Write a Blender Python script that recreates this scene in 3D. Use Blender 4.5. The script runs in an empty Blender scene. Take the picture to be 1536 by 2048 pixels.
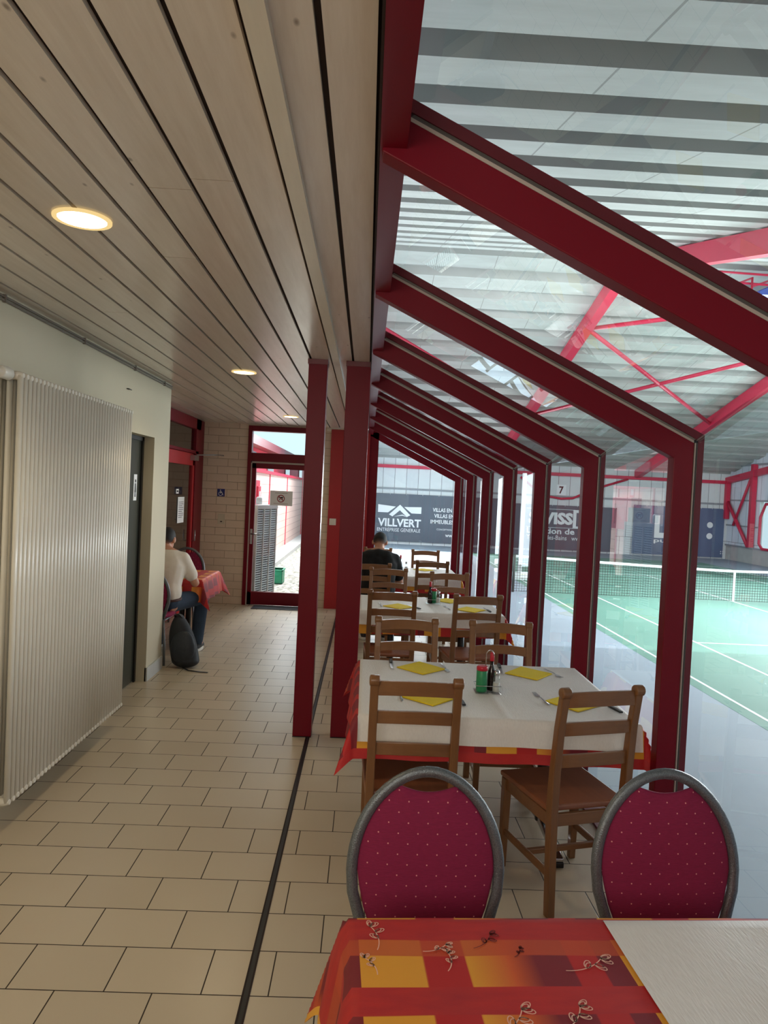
import bpy, bmesh, math, random
from mathutils import Vector, Matrix, Euler
PI = math.pi
random.seed(7)
SC = bpy.context.scene
COL = SC.collection

# ------------------------------------------------------------------ colour and node helpers
def lin(r, g, b):
    f = lambda c: (c/255/12.92) if c/255 <= .04045 else ((c/255+.055)/1.055)**2.4
    return (f(r), f(g), f(b), 1)

class NT:
    def __init__(s, name):
        s.m = bpy.data.materials.new(name); s.m.use_nodes = True
        s.t = s.m.node_tree; s.t.nodes.clear()
        s.out = s.n('ShaderNodeOutputMaterial')
    def n(s, typ, **kw):
        x = s.t.nodes.new(typ)
        for k, v in kw.items(): setattr(x, k, v)
        return x
    def l(s, a, b): s.t.links.new(a, b)
    def math(s, op, a, b=None, c=None):
        x = s.n('ShaderNodeMath', operation=op)
        for i, v in enumerate((a, b, c)):
            if v is None: continue
            if isinstance(v, (int, float)): x.inputs[i].default_value = v
            else: s.l(v, x.inputs[i])
        return x.outputs[0]
    def mix(s, fac, a, b, mode='MIX'):
        x = s.n('ShaderNodeMix', data_type='RGBA', blend_type=mode)
        for i, v in ((0, fac), (6, a), (7, b)):
            if isinstance(v, (int, float)): x.inputs[i].default_value = v
            elif isinstance(v, tuple): x.inputs[i].default_value = v
            else: s.l(v, x.inputs[i])
        return x.outputs[2]
    def coord(s, scale=(1, 1, 1), loc=(0, 0, 0), rot=(0, 0, 0)):
        tc = s.n('ShaderNodeTexCoord'); mp = s.n('ShaderNodeMapping')
        mp.inputs['Scale'].default_value = scale; mp.inputs['Location'].default_value = loc
        mp.inputs['Rotation'].default_value = rot
        s.l(tc.outputs['Object'], mp.inputs[0]); return mp.outputs[0]
    def noise(s, vec, scale, detail=3, rough=.5):
        x = s.n('ShaderNodeTexNoise'); x.inputs['Scale'].default_value = scale
        x.inputs['Detail'].default_value = detail; x.inputs['Roughness'].default_value = rough
        s.l(vec, x.inputs['Vector']); return x.outputs[0]
    def ramp(s, fac, stops, interp='LINEAR'):
        x = s.n('ShaderNodeValToRGB'); cr = x.color_ramp; cr.interpolation = interp
        while len(cr.elements) < len(stops): cr.elements.new(.5)
        for e, (p, c) in zip(cr.elements, stops): e.position = p; e.color = c
        s.l(fac, x.inputs[0]); return x.outputs[0]
    def bump(s, h, strength=.3, dist=.01):
        x = s.n('ShaderNodeBump'); x.inputs['Strength'].default_value = strength
        x.inputs['Distance'].default_value = dist; s.l(h, x.inputs['Height']); return x.outputs[0]
    def bsdf(s, color, rough=.5, metal=0, normal=None, **kw):
        b = s.n('ShaderNodeBsdfPrincipled')
        if isinstance(color, tuple): b.inputs['Base Color'].default_value = color
        else: s.l(color, b.inputs['Base Color'])
        if isinstance(rough, (int, float)): b.inputs['Roughness'].default_value = rough
        else: s.l(rough, b.inputs['Roughness'])
        b.inputs['Metallic'].default_value = metal
        if normal is not None: s.l(normal, b.inputs['Normal'])
        for k, v in kw.items(): b.inputs[k.replace('_', ' ')].default_value = v
        s.l(b.outputs[0], s.out.inputs[0]); return b

def simple(name, rgb, rough=.5, metal=0, var=.12, scale=8, bump=0, bscale=60, **kw):
    t = NT(name); v = t.coord(); c = lin(*rgb)
    d = tuple(x*(1-var) for x in c[:3])+(1,); e = tuple(min(1, x*(1+var)) for x in c[:3])+(1,)
    col = t.mix(t.noise(v, scale), d, e)
    nm = t.bump(t.noise(v, bscale), bump, .01) if bump else None
    t.bsdf(col, rough, metal, nm, **kw); return t.m

def wood(name, a, b, rough=.35, axis=2, stretch=14):
    t = NT(name); sc = [stretch]*3; sc[axis] = 1.2
    v = t.coord(scale=tuple(sc))
    n = t.noise(v, 3, 5, .6)
    col = t.mix(n, lin(*a), lin(*b))
    t.bsdf(col, rough, 0, t.bump(n, .08, .005)); return t.m

M = {}
M['red'] = simple('red_paint', (112, 3, 26), .4, var=.06, scale=3, Specular_IOR_Level=.22)
M['red_dark'] = simple('dark_red_paint', (100, 8, 26), .4, var=.08)
M['red_bright'] = simple('bright_red_panel', (168, 12, 24), .45, var=.08, scale=2)
M['hall_red'] = simple('hall_steel_red', (196, 40, 72), .4, var=.06)
M['gasket'] = simple('pale_gasket', (176, 160, 150), .6, var=.05)
M['plaster'] = simple('plaster', (206, 197, 174), .85, var=.03, scale=2, bump=.05, bscale=150)
M['white_enamel'] = simple('white_enamel', (226, 220, 206), .3, var=.02)
M['white_plastic'] = simple('white_plastic', (225, 220, 210), .35, var=.02)
M['chrome'] = simple('chrome', (190, 190, 192), .18, 1, var=.03)
M['steel'] = simple('brushed_steel', (170, 170, 172), .32, 1, var=.08, scale=30)
M['black'] = simple('black_plastic', (22, 22, 24), .4, var=.1)
M['black_metal'] = simple('black_metal', (28, 28, 30), .35, .3, var=.1)
M['dark_gap'] = simple('dark_gap', (40, 24, 18), .8, var=.2)
M['door_dark'] = simple('dark_green_door', (52, 56, 50), .28, var=.05, scale=2)
M['paper'] = simple('white_notice_paper', (232, 230, 228), .7, var=.02)
M['ink'] = simple('black_ink', (24, 22, 24), .6)
M['ink_red'] = simple('red_ink', (150, 30, 50), .6)
M['sign_blue'] = simple('sign_blue', (24, 36, 120), .4)
M['sign_white'] = simple('sign_white', (236, 238, 240), .5, var=.01)
M['oak'] = wood('oak_chair', (112, 72, 42), (142, 98, 60), .32, 2)
M['oak_h'] = wood('oak_slat', (114, 74, 44), (146, 100, 62), .32, 0)
M['oak_seat'] = wood('oak_seat', (126, 72, 48), (156, 98, 66), .3, 1)
M['skin'] = simple('skin', (196, 142, 116), .5, var=.06, scale=20, Subsurface_Weight=.05)
M['hair'] = simple('dark_hair', (26, 20, 18), .6, var=.3, scale=60, bump=.6, bscale=120)
def hair_mat():
    t = NT('cropped_dark_hair'); at = t.n('ShaderNodeAttribute', attribute_name='fade'); n = t.noise(t.coord(), 160, 3)
    f = t.math('ADD', at.outputs['Fac'], t.math('MULTIPLY', t.math('SUBTRACT', n, .5), .5))
    col = t.ramp(f, [(0, lin(168, 122, 102)), (.35, lin(84, 62, 54)), (.75, lin(24, 19, 18)), (1, lin(18, 15, 15))])
    t.bsdf(col, .65, 0, t.bump(n, .5, .004)); return t.m
M['hair'] = hair_mat()
M['tee_white'] = simple('white_cotton', (226, 216, 204), .85, var=.04, bump=.25, bscale=18)
M['tee_black'] = simple('black_cotton', (14, 13, 15), .85, var=.15, bump=.25, bscale=18)
M['jeans'] = simple('blue_denim', (42, 58, 78), .85, var=.22, scale=30, bump=.2, bscale=200)
M['belt'] = simple('brown_belt', (66, 30, 24), .5)
M['shoe'] = simple('dark_sneaker', (40, 42, 46), .6)
M['sole'] = simple('white_sole', (226, 226, 220), .6)
M['bag'] = simple('backpack_nylon', (24, 28, 34), .6, var=.25, scale=6, bump=.3, bscale=14)
M['bag2'] = simple('backpack_panel', (36, 42, 50), .5, var=.2, bump=.3, bscale=20)
M['mat'] = simple('door_mat', (40, 40, 44), .95, var=.3, scale=80, bump=.6, bscale=200)
M['napkin'] = simple('yellow_paper_napkin', (238, 208, 30), .8, var=.06, scale=20, bump=.2, bscale=120)
M['green_can'] = simple('green_label', (40, 140, 90), .4, var=.25, scale=90)
M['red_cap'] = simple('red_cap', (196, 24, 50), .35)
M['sauce'] = simple('dark_sauce_glass', (30, 16, 14), .12)
M['salt'] = simple('white_salt', (232, 230, 226), .5)
M['amber'] = simple('amber_oil', (150, 90, 50), .15)
M['banner'] = simple('grey_banner_vinyl', (84, 94, 106), .45, var=.12, scale=.9, bump=.15, bscale=2)
M['banner_blue'] = simple('blue_grey_banner_vinyl', (84, 104, 134), .4, var=.14, scale=.8, bump=.3, bscale=1.3)
M['hall_steel'] = simple('grey_rail', (140, 146, 152), .5)
M['concrete'] = simple('concrete_plinth', (176, 176, 172), .85, var=.12, scale=3)
M['net_white'] = simple('white_net_tape', (240, 244, 244), .6, var=.02)
M['net_post'] = simple('net_post', (60, 80, 76), .5)
M['blue_unit'] = simple('blue_heater_paint', (70, 96, 176), .45)
M['grass'] = simple('lawn', (120, 190, 80), .9, var=.2, scale=5)
M['ext_wall'] = simple('outside_cladding', (236, 206, 196), .8, var=.04)
M['ext_red'] = simple('outside_red', (214, 34, 70), .5)
M['ext_grey'] = simple('outside_grey_metal', (196, 200, 200), .5, var=.04)
M['ext_slat'] = simple('louvre_blue_grey', (196, 212, 220), .45)
M['ext_conc'] = simple('outside_concrete', (190, 190, 186), .9)
M['crate'] = simple('green_crate', (30, 150, 110), .5)
M['cable'] = simple('grey_cable', (120, 110, 100), .6)

def emis(name, rgb, s):
    t = NT(name); e = t.n('ShaderNodeEmission'); e.inputs[0].default_value = lin(*rgb); e.inputs[1].default_value = s
    t.l(e.outputs[0], t.out.inputs[0]); return t.m
M['lamp'] = emis('warm_lamp', (255, 226, 170), 14); M['lamp_rim'] = emis('warm_lamp_rim', (255, 220, 150), .85)

def glass(name, tint, ior=1.5, rough=0.0, refl=1.7):
    t = NT(name)
    fr = t.n('ShaderNodeFresnel'); ge = t.n('ShaderNodeNewGeometry')
    t.l(t.math('ADD', t.math('MULTIPLY', ge.outputs['Backfacing'], 1/ior-ior), ior), fr.inputs[0])
    tr = t.n('ShaderNodeBsdfTransparent'); tr.inputs[0].default_value = tint
    gl = t.n('ShaderNodeBsdfGlossy'); gl.inputs['Roughness'].default_value = rough
    mx = t.n('ShaderNodeMixShader')
    k = t.math('MINIMUM', t.math('MULTIPLY', fr.outputs[0], refl), 1.0)
    t.l(k, mx.inputs[0]); t.l(tr.outputs[0], mx.inputs[1]); t.l(gl.outputs[0], mx.inputs[2])
    t.l(mx.outputs[0], t.out.inputs[0]); return t.m
M['glass'] = glass('window_glass', (.95, .975, .97, 1), 1.55)
M['glass_grey'] = glass('grey_door_glass', (.55, .56, .54, 1), 1.5, .05)
M['clear'] = glass('clear_shaker_glass', (.9, .92, .92, 1), 1.45)

# floor tiles
TW, TD, X0, Y0 = .3305, .2389, -1.1481, 2.3998
def floor_mat():
    t = NT('beige_floor_tile'); tc = t.n('ShaderNodeTexCoord'); sp = t.n('ShaderNodeSeparateXYZ')
    t.l(tc.outputs['Object'], sp.inputs[0])
    right = t.math('GREATER_THAN', sp.outputs[0], -.335)
    x = t.math('ADD', sp.outputs[0], -X0+40*TW)
    x = t.math('ADD', x, t.math('MULTIPLY', right, .1))
    y = t.math('ADD', sp.outputs[1], -Y0+41*TD)
    cb = t.n('ShaderNodeCombineXYZ'); t.l(x, cb.inputs[0]); t.l(y, cb.inputs[1])
    br = t.n('ShaderNodeTexBrick'); br.offset = .5; br.inputs['Scale'].default_value = 1
    br.inputs['Brick Width'].default_value = TW; br.inputs['Row Height'].default_value = TD
    br.inputs['Mortar Size'].default_value = .0026; br.inputs['Mortar Smooth'].default_value = .15
    br.inputs['Color1'].default_value = lin(200, 186, 164); br.inputs['Color2'].default_value = lin(193, 179, 157)
    br.inputs['Mortar'].default_value = lin(52, 40, 30)
    t.l(cb.outputs[0], br.inputs['Vector'])
    n = t.noise(tc.outputs['Object'], 5, 4)
    col = t.mix(.14, br.outputs[0], t.mix(n, lin(176, 166, 150), lin(202, 196, 186)), 'OVERLAY')
    rg = t.math('ADD', t.math('MULTIPLY', br.outputs[1], .5), .3)
    inv = t.math('SUBTRACT', 1, br.outputs[1])
    t.bsdf(col, rg, 0, t.bump(inv, .35, .004)); return t.m
M['tile'] = floor_mat()

def brick(name, bw, rh, ms, c1, c2, mo, axes=(0, 2), rough=.8, bstr=.6):
    t = NT(name); tc = t.n('ShaderNodeTexCoord'); sp = t.n('ShaderNodeSeparateXYZ')
    t.l(tc.outputs['Object'], sp.inputs[0]); cb = t.n('ShaderNodeCombineXYZ')
    t.l(t.math('ADD', sp.outputs[axes[0]], 30*bw+.09), cb.inputs[0]); t.l(t.math('ADD', sp.outputs[axes[1]], 30*rh), cb.inputs[1])
    br = t.n('ShaderNodeTexBrick'); br.offset = .5; br.inputs['Scale'].default_value = 1
    br.inputs['Brick Width'].default_value = bw; br.inputs['Row Height'].default_value = rh
    br.inputs['Mortar Size'].default_value = ms; br.inputs['Mortar Smooth'].default_value = .3
    br.inputs['Color1'].default_value = lin(*c1); br.inputs['Color2'].default_value = lin(*c2); br.inputs['Mortar'].default_value = lin(*mo)
    t.l(cb.outputs[0], br.inputs['Vector'])
    n = t.noise(tc.outputs['Object'], 6, 3)
    col = t.mix(.15, br.outputs[0], t.mix(n, lin(110, 100, 80), lin(240, 230, 210)), 'OVERLAY')
    t.bsdf(col, rough, 0, t.bump(t.math('SUBTRACT', 1, br.outputs[1]), bstr, .012)); return t.m
M['brick'] = brick('cream_painted_brick', .30, .112, .004, (226, 208, 188), (219, 200, 180), (184, 164, 142))
M['clad_back'] = brick('white_wall_panels', .62, 30, .012, (214, 220, 222), (206, 212, 216), (90, 96, 100), (0, 2), .5, .3)
M['clad_side'] = brick('white_side_panels', .62, 30, .012, (222, 228, 236), (212, 220, 230), (90, 96, 104), (1, 2), .5, .3)
M['ext_board'] = brick('outside_pink_boards', 40, .2, .006, (238, 210, 200), (234, 204, 194), (180, 140, 134), (1, 2), .8, .3)

def ceil_mat():
    t = NT('whitewashed_pine'); v = t.coord(scale=(9, .7, 9)); tc = t.n('ShaderNodeTexCoord')
    sp = t.n('ShaderNodeSeparateXYZ'); t.l(tc.outputs['Object'], sp.inputs[0])
    g = t.noise(v, 4, 6, .65)
    w = t.n('ShaderNodeTexWhiteNoise', noise_dimensions='1D')
    t.l(t.math('FLOOR', t.math('DIVIDE', sp.outputs[0], .1505)), w.inputs['W'])
    col = t.mix(g, lin(206, 189, 171), lin(242, 232, 220))
    col = t.mix(t.math('MULTIPLY', w.outputs[0], .3), col, lin(176, 150, 122))
    vo = t.n('ShaderNodeTexVoronoi'); vo.inputs['Scale'].default_value = 5.5
    t.l(t.coord(scale=(1.6, .8, 1)), vo.inputs['Vector'])
    k = t.ramp(vo.outputs['Distance'], [(0, (1, 1, 1, 1)), (.025, (1, 1, 1, 1)), (.07, (0, 0, 0, 1))])
    col = t.mix(t.math('MULTIPLY', k, .7), col, lin(100, 72, 50))
    t.bsdf(col, .34, 0, t.bump(g, .12, .004), Coat_Weight=.6, Coat_Roughness=.22); return t.m
M['ceil'] = ceil_mat()
M['batten'] = wood('pale_batten', (214, 204, 186), (236, 226, 208), .35, 1)

def cloth_mat():
    t = NT('red_printed_tablecloth'); tc = t.n('ShaderNodeTexCoord'); at = t.n('ShaderNodeAttribute', attribute_name='flat')
    sp = t.n('ShaderNodeSeparateXYZ'); t.l(at.outputs['Vector'], sp.inputs[0])
    x, y = sp.outputs[0], sp.outputs[1]
    px = t.math('FRACT', t.math('DIVIDE', t.math('ADD', x, 5.8+.64), .58))
    py = t.math('FRACT', t.math('DIVIDE', t.math('ADD', y, 4.6-.265), .23))
    R = lin(188, 30, 30)
    Yl, O, P = lin(232, 172, 50), lin(214, 100, 44), lin(128, 24, 40)
    colx = t.ramp(px, [(0, Yl), (.235, Yl), (.24, R), (.395, R), (.40, Yl), (.56, O), (.66, P), (.79, P), (.795, R), (.905, R), (.91, P), (.999, P)])
    m = t.ramp(py, [(0, (1, 1, 1, 1)), (.655, (1, 1, 1, 1)), (.665, (0, 0, 0, 1))])
    stripe = t.ramp(py, [(0, (0, 0, 0, 1)), (.42, (0, 0, 0, 1)), (.43, (1, 1, 1, 1)), (.655, (1, 1, 1, 1)), (.665, (0, 0, 0, 1))])
    colx = t.mix(t.math('MULTIPLY', t.math('MULTIPLY', stripe, t.math('GREATER_THAN', y, .2)), .8), colx, lin(200, 84, 44))
    n = t.noise(t.coord(scale=(3, 10, 3)), 4, 4)
    base = t.mix(n, lin(204, 50, 40), lin(166, 22, 38))
    col = t.mix(m, base, colx)
    big = t.noise(t.coord(), 3, 2)
    col = t.mix(.18, col, t.mix(big, lin(90, 10, 20), lin(250, 140, 90)), 'OVERLAY')
    hem = t.math('GREATER_THAN', t.math('ABSOLUTE', x), .878)
    col = t.mix(hem, col, lin(236, 170, 60))
    wv = t.noise(t.coord(scale=(60, 220, 60)), 3, 2)
    t.bsdf(col, .6, 0, t.bump(wv, .1, .002)); return t.m
M['cloth'] = cloth_mat()
def paper_mat():
    t = NT('white_table_paper'); v = t.coord(scale=(90, 14, 30), rot=(0, 0, .5)); n = t.noise(v, 2, 3)
    b = t.noise(t.coord(), 5, 6, .6)
    col = t.mix(n, lin(222, 216, 212), lin(238, 234, 230))
    h = t.math('ADD', t.math('MULTIPLY', n, .5), b)
    t.bsdf(col, .55, 0, t.bump(h, .22, .01)); return t.m
M['tpaper'] = paper_mat()
def pad_mat():
    t = NT('burgundy_dotted_fabric'); tc = t.n('ShaderNodeTexCoord'); sp = t.n('ShaderNodeSeparateXYZ')
    t.l(tc.outputs['Object'], sp.inputs[0])
    p = .057
    def dots(ox, oz):
        fx = t.math('SUBTRACT', t.math('FRACT', t.math('ADD', t.math('DIVIDE', sp.outputs[0], p), 50+ox)), .5)
        fz = t.math('SUBTRACT', t.math('FRACT', t.math('ADD', t.math('DIVIDE', sp.outputs[2], p), 50+oz)), .5)
        d = t.math('ADD', t.math('MULTIPLY', fx, fx), t.math('MULTIPLY', fz, fz))
        return t.math('LESS_THAN', d, .0013)
    k = t.math('MAXIMUM', dots(0, 0), dots(.5, .5))
    n = t.noise(t.coord(scale=(30, 30, 420)), 2, 2)
    col = t.mix(n, lin(116, 16, 56), lin(150, 28, 76))
    col = t.mix(k, col, lin(226, 150, 150))
    t.bsdf(col, .85, 0, t.bump(n, .25, .003)); return t.m
M['pad'] = pad_mat()
def hammer_mat():
    t = NT('hammered_grey_frame'); v = t.coord()
    n = t.noise(v, 320, 2)
    col = t.mix(n, lin(58, 62, 68), lin(140, 146, 150))
    t.bsdf(col, .32, .5, t.bump(n, .4, .003)); return t.m
M['hammer'] = hammer_mat()
def roof_mat():
    t = NT('hall_roof_panels'); v = t.coord()
    n = t.noise(t.coord(scale=(.5, 2, 2)), 2, 5, .6)
    col = t.mix(n, lin(164, 166, 160), lin(202, 205, 200))
    tc = t.n('ShaderNodeTexCoord'); sp = t.n('ShaderNodeSeparateXYZ'); t.l(tc.outputs['Object'], sp.inputs[0])
    f = t.math('FRACT', t.math('DIVIDE', sp.outputs[0], 1.6))
    k = t.math('LESS_THAN', f, .012)
    col = t.mix(t.math('MULTIPLY', k, .6), col, lin(90, 90, 86))
    t.bsdf(col, .7); return t.m
M['roof'] = roof_mat()
M['roof_recess_shade'] = simple('roof_recess_shade', (168, 170, 166), .8, var=.12, scale=1.5)  # darker grey puts the shade of the rib recesses into the colour
def court_mat(name, a, b):
    t = NT(name); v = t.coord(); n = t.noise(v, 1.1, 4); n2 = t.noise(v, 90, 2)
    col = t.mix(n, lin(*a), lin(*b)); t.bsdf(col, .62, 0, t.bump(n2, .06, .004), Specular_IOR_Level=.25); return t.m
M['court'] = court_mat('green_court', (98, 146, 132), (110, 156, 142))
M['apron'] = court_mat('grey_court_surround', (146, 162, 176), (158, 172, 184))
def gravel_mat():
    t = NT('gravel'); vo = t.n('ShaderNodeTexVoronoi'); vo.inputs['Scale'].default_value = 14
    t.l(t.coord(), vo.inputs['Vector'])
    col = t.mix(vo.outputs['Color'], lin(150, 146, 132), lin(232, 228, 214))
    edge = t.ramp(vo.outputs['Distance'], [(0, (0, 0, 0, 1)), (.45, (0, 0, 0, 1)), (.7, (1, 1, 1, 1))])
    col = t.mix(t.math('MULTIPLY', edge, .8), col, lin(70, 74, 60))
    t.bsdf(col, .9, 0, t.bump(vo.outputs['Distance'], .6, .03)); return t.m
M['gravel'] = gravel_mat()

# ------------------------------------------------------------------ mesh helpers
def new(): return bmesh.new()
def box(bm, c, s, rot=None, mi=0):
    r = bmesh.ops.create_cube(bm, size=1)
    mt = Matrix.Translation(c) @ ((rot if isinstance(rot, Matrix) else Euler(rot).to_matrix().to_4x4()) if rot else Matrix()) @ Matrix.Diagonal((*s, 1))
    bmesh.ops.transform(bm, matrix=mt, verts=r['verts'])
    for f in {f for v in r['verts'] for f in v.link_faces}: f.material_index = mi
def bb(bm, x0, x1, y0, y1, z0, z1, mi=0): box(bm, ((x0+x1)/2, (y0+y1)/2, (z0+z1)/2), (x1-x0, y1-y0, z1-z0), None, mi)
def tube(bm, pts, r, seg=10, mi=0, closed=False, sy=1.0):
    pts = [Vector(p) for p in pts]; n = len(pts); rs = r if isinstance(r, (list, tuple)) else [r]*n
    rings = []; up0 = None
    for i, p in enumerate(pts):
        a = pts[(i-1) % n] if (closed or i > 0) else p
        b = pts[(i+1) % n] if (closed or i < n-1) else p
        d = (b-a).normalized()
        if up0 is None:
            up0 = Vector((0, 0, 1)) if abs(d.z) < .9 else Vector((1, 0, 0))
        u = (up0 - d*up0.dot(d))
        if u.length < 1e-4: u = d.orthogonal()
        u.normalize(); up0 = u; w = d.cross(u)
        rings.append([bm.verts.new(p+u*math.cos(2*PI*k/seg)*rs[i]+w*math.sin(2*PI*k/seg)*rs[i]*sy) for k in range(seg)])
    for i in range(n if closed else n-1):
        A, B = rings[i], rings[(i+1) % n]
        for k in range(seg):
            f = bm.faces.new((A[k], A[(k+1) % seg], B[(k+1) % seg], B[k])); f.material_index = mi; f.smooth = True
    if not closed:
        for R in (rings[0][::-1], rings[-1]):
            f = bm.faces.new(R); f.material_index = mi
def bar(bm, pts, w, h, mi=0, side=(1, 0, 0)):
    """rectangular bar along pts; w across 'side', h across the third direction"""
    pts = [Vector(p) for p in pts]; S = Vector(side); rings = []
    ws = w if isinstance(w, (list, tuple)) else [w]*len(pts); hs = h if isinstance(h, (list, tuple)) else [h]*len(pts)
    for i, p in enumerate(pts):
        d = (pts[min(i+1, len(pts)-1)]-pts[max(i-1, 0)]).normalized()
        s = (S-d*S.dot(d)).normalized(); t = d.cross(s)
        a, b = s*ws[i]/2, t*hs[i]/2
        rings.append([bm.verts.new(p+q) for q in (-a-b, a-b, a+b, -a+b)])
    for A, B in zip(rings, rings[1:]):
        for k in range(4):
            bm.faces.new((A[k], A[(k+1) % 4], B[(k+1) % 4], B[k])).material_index = mi
    for R in (rings[0][::-1], rings[-1]): bm.faces.new(R).material_index = mi
def lathe(bm, prof, c=(0, 0, 0), seg=20, mi=0, axis='Z'):
    rings = []; c = Vector(c)
    for r, z in prof:
        ring = []
        for k in range(seg):
            a = 2*PI*k/seg; x, y = r*math.cos(a), r*math.sin(a)
            v = Vector((x, y, z)) if axis == 'Z' else (Vector((z, x, y)) if axis == 'X' else Vector((x, z, y)))
            ring.append(bm.verts.new(c+v))
        rings.append(ring)
    for A, B in zip(rings, rings[1:]):
        for k in range(seg):
            f = bm.faces.new((A[k], A[(k+1) % seg], B[(k+1) % seg], B[k])); f.material_index = mi; f.smooth = True
    for R in (rings[0][::-1], rings[-1]): bm.faces.new(R).material_index = mi
def prism(bm, poly, fn, d0, d1, mi=0):
    A = [bm.verts.new(fn(a, b, d0)) for a, b in poly]; B = [bm.verts.new(fn(a, b, d1)) for a, b in poly]
    n = len(poly)
    for k in range(n): bm.faces.new((A[k], A[(k+1) % n], B[(k+1) % n], B[k])).material_index = mi
    bm.faces.new(A[::-1]).material_index = mi; bm.faces.new(B).material_index = mi
XZ = lambda a, b, d: (a, d, b)
YZ = lambda a, b, d: (d, a, b)
XY = lambda a, b, d: (a, b, d)
def ball(bm, c, r, seg=14, mi=0, rot=None):
    rr = r if isinstance(r, tuple) else (r, r, r)
    q = bmesh.ops.create_uvsphere(bm, u_segments=seg, v_segments=max(6, seg*2//3), radius=1)
    mt = Matrix.Translation(c) @ (rot if rot else Matrix()) @ Matrix.Diagonal((*rr, 1))
    bmesh.ops.transform(bm, matrix=mt, verts=q['verts'])
    for f in {f for v in q['verts'] for f in v.link_faces}: f.material_index = mi; f.smooth = True
def cone(bm, p0, r0, p1, r1, seg=12):
    p0, p1 = Vector(p0), Vector(p1)
    tube(bm, [p0, p1], [r0, r1], seg); ball(bm, p0, r0, 10); ball(bm, p1, r1, 10)

def obj(name, bm, mats, parent=None, smooth=False, bevel=0, loc=None):
    me = bpy.data.meshes.new(name)
    if isinstance(bm, bpy.types.Mesh): me = bm
    else:
        bmesh.ops.recalc_face_normals(bm, faces=bm.faces); bm.to_mesh(me); bm.free()
    for m in (mats if isinstance(mats, (list, tuple)) else [mats]): me.materials.append(m)
    if smooth:
        for p in me.polygons: p.use_smooth = True
    o = bpy.data.objects.new(name, me); COL.objects.link(o)
    if parent: o.parent = parent
    if loc: o.location = loc
    if bevel:
        b = o.modifiers.new('bevel', 'BEVEL'); b.width = bevel; b.segments = 2; b.limit_method = 'ANGLE'
    return o
def tag(o, label=None, cat=None, group=None, kind=None):
    if label: o['label'] = label
    if cat: o['category'] = cat
    if group: o['group'] = group
    if kind: o['kind'] = kind
    return o
def empty(name, loc=(0, 0, 0), rz=0):
    o = bpy.data.objects.new(name, None); o.empty_display_size = .1; COL.objects.link(o)
    o.location = loc; o.rotation_euler = (0, 0, rz); return o
def thing(name, label, cat, loc=(0, 0, 0), rz=0, group=None): return tag(empty(name, loc, rz), label, cat, group)
def struct(name, bm, mats, parent=None, **kw):
    o = obj(name, bm, mats, parent, **kw)
    if not parent: o['kind'] = 'structure'
    return o
def dup(root, loc, rz, label, group=None, scale=None):
    def cp(o, par):
        c = o.copy(); COL.objects.link(c); c.parent = par
        for ch in o.children: cp(ch, c)
        return c
    c = cp(root, None); c.location = loc; c.rotation_euler = (0, 0, rz); c['label'] = label
    if group: c['group'] = group
    if scale: c.scale = scale
    return c
TEXT = {}
def text_bm(bm, s, fn, x0, x1, z0, z1, d, mi=0, bold=0.0):
    """letters fitted into the box x0..x1, z0..z1 of a flat face"""
    cu = bpy.data.curves.new('t', 'FONT'); cu.body = s; cu.size = 1; cu.offset = bold; cu.resolution_u = 2
    o = bpy.data.objects.new('t', cu); COL.objects.link(o)
    dg = bpy.context.evaluated_depsgraph_get(); me = bpy.data.meshes.new_from_object(o.evaluated_get(dg))
    bpy.data.objects.remove(o); bpy.data.curves.remove(cu)
    vs = [v.co for v in me.vertices]
    ax, bx = min(v.x for v in vs), max(v.x for v in vs); ay, by = min(v.y for v in vs), max(v.y for v in vs)
    nv = [bm.verts.new(fn(x0+(v.x-ax)/(bx-ax)*(x1-x0), z0+(v.y-ay)/(by-ay)*(z1-z0), d)) for v in vs]
    for p in me.polygons:
        try: bm.faces.new([nv[i] for i in p.vertices]).material_index = mi
        except ValueError: pass
    bpy.data.meshes.remove(me)
def disc(bm, cx, cz, r, fn, d, mi=0, seg=20, r2=None):
    if r2 is None:
        bm.faces.new([bm.verts.new(fn(cx+r*math.cos(2*PI*k/seg), cz+r*math.sin(2*PI*k/seg), d)) for k in range(seg)]).material_index = mi
    else:
        A = [bm.verts.new(fn(cx+r*math.cos(2*PI*k/seg), cz+r*math.sin(2*PI*k/seg), d)) for k in range(seg)]
        B = [bm.verts.new(fn(cx+r2*math.cos(2*PI*k/seg), cz+r2*math.sin(2*PI*k/seg), d)) for k in range(seg)]
        for k in range(seg): bm.faces.new((A[k], A[(k+1) % seg], B[(k+1) % seg], B[k])).material_index = mi
def quad(bm, pts, fn, d, mi=0): bm.faces.new([bm.verts.new(fn(a, b, d)) for a, b in pts]).material_index = mi
def remeshed(bm, voxel, smooth=6):
    me = bpy.data.meshes.new('tmp'); bm.to_mesh(me); bm.free()
    o = bpy.data.objects.new('tmp', me); COL.objects.link(o)
    r = o.modifiers.new('r', 'REMESH'); r.mode = 'VOXEL'; r.voxel_size = voxel; r.use_smooth_shade = True
    s = o.modifiers.new('s', 'SMOOTH'); s.factor = .5; s.iterations = smooth
    dg = bpy.context.evaluated_depsgraph_get(); out = bpy.data.meshes.new_from_object(o.evaluated_get(dg))
    bpy.data.objects.remove(o); bpy.data.meshes.remove(me); return out

# ------------------------------------------------------------------ dining room shell
CZ = 2.65; YE = 10.45; YS = -1.6
b = new(); bb(b, -3.7, 1.47, YS, YE+.2, -.12, 0); struct('floor', b, M['tile'])
# brass edged floor joint between the two tile fields
b = new()
for x in (-.344, -.322): bb(b, x-.003, x+.003, YS, YE, 0, .004)
bb(b, -.341, -.325, YS, YE, 0, .002, 1)
struct('trim_1', b, [M['dark_gap'], M['black']])
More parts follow.
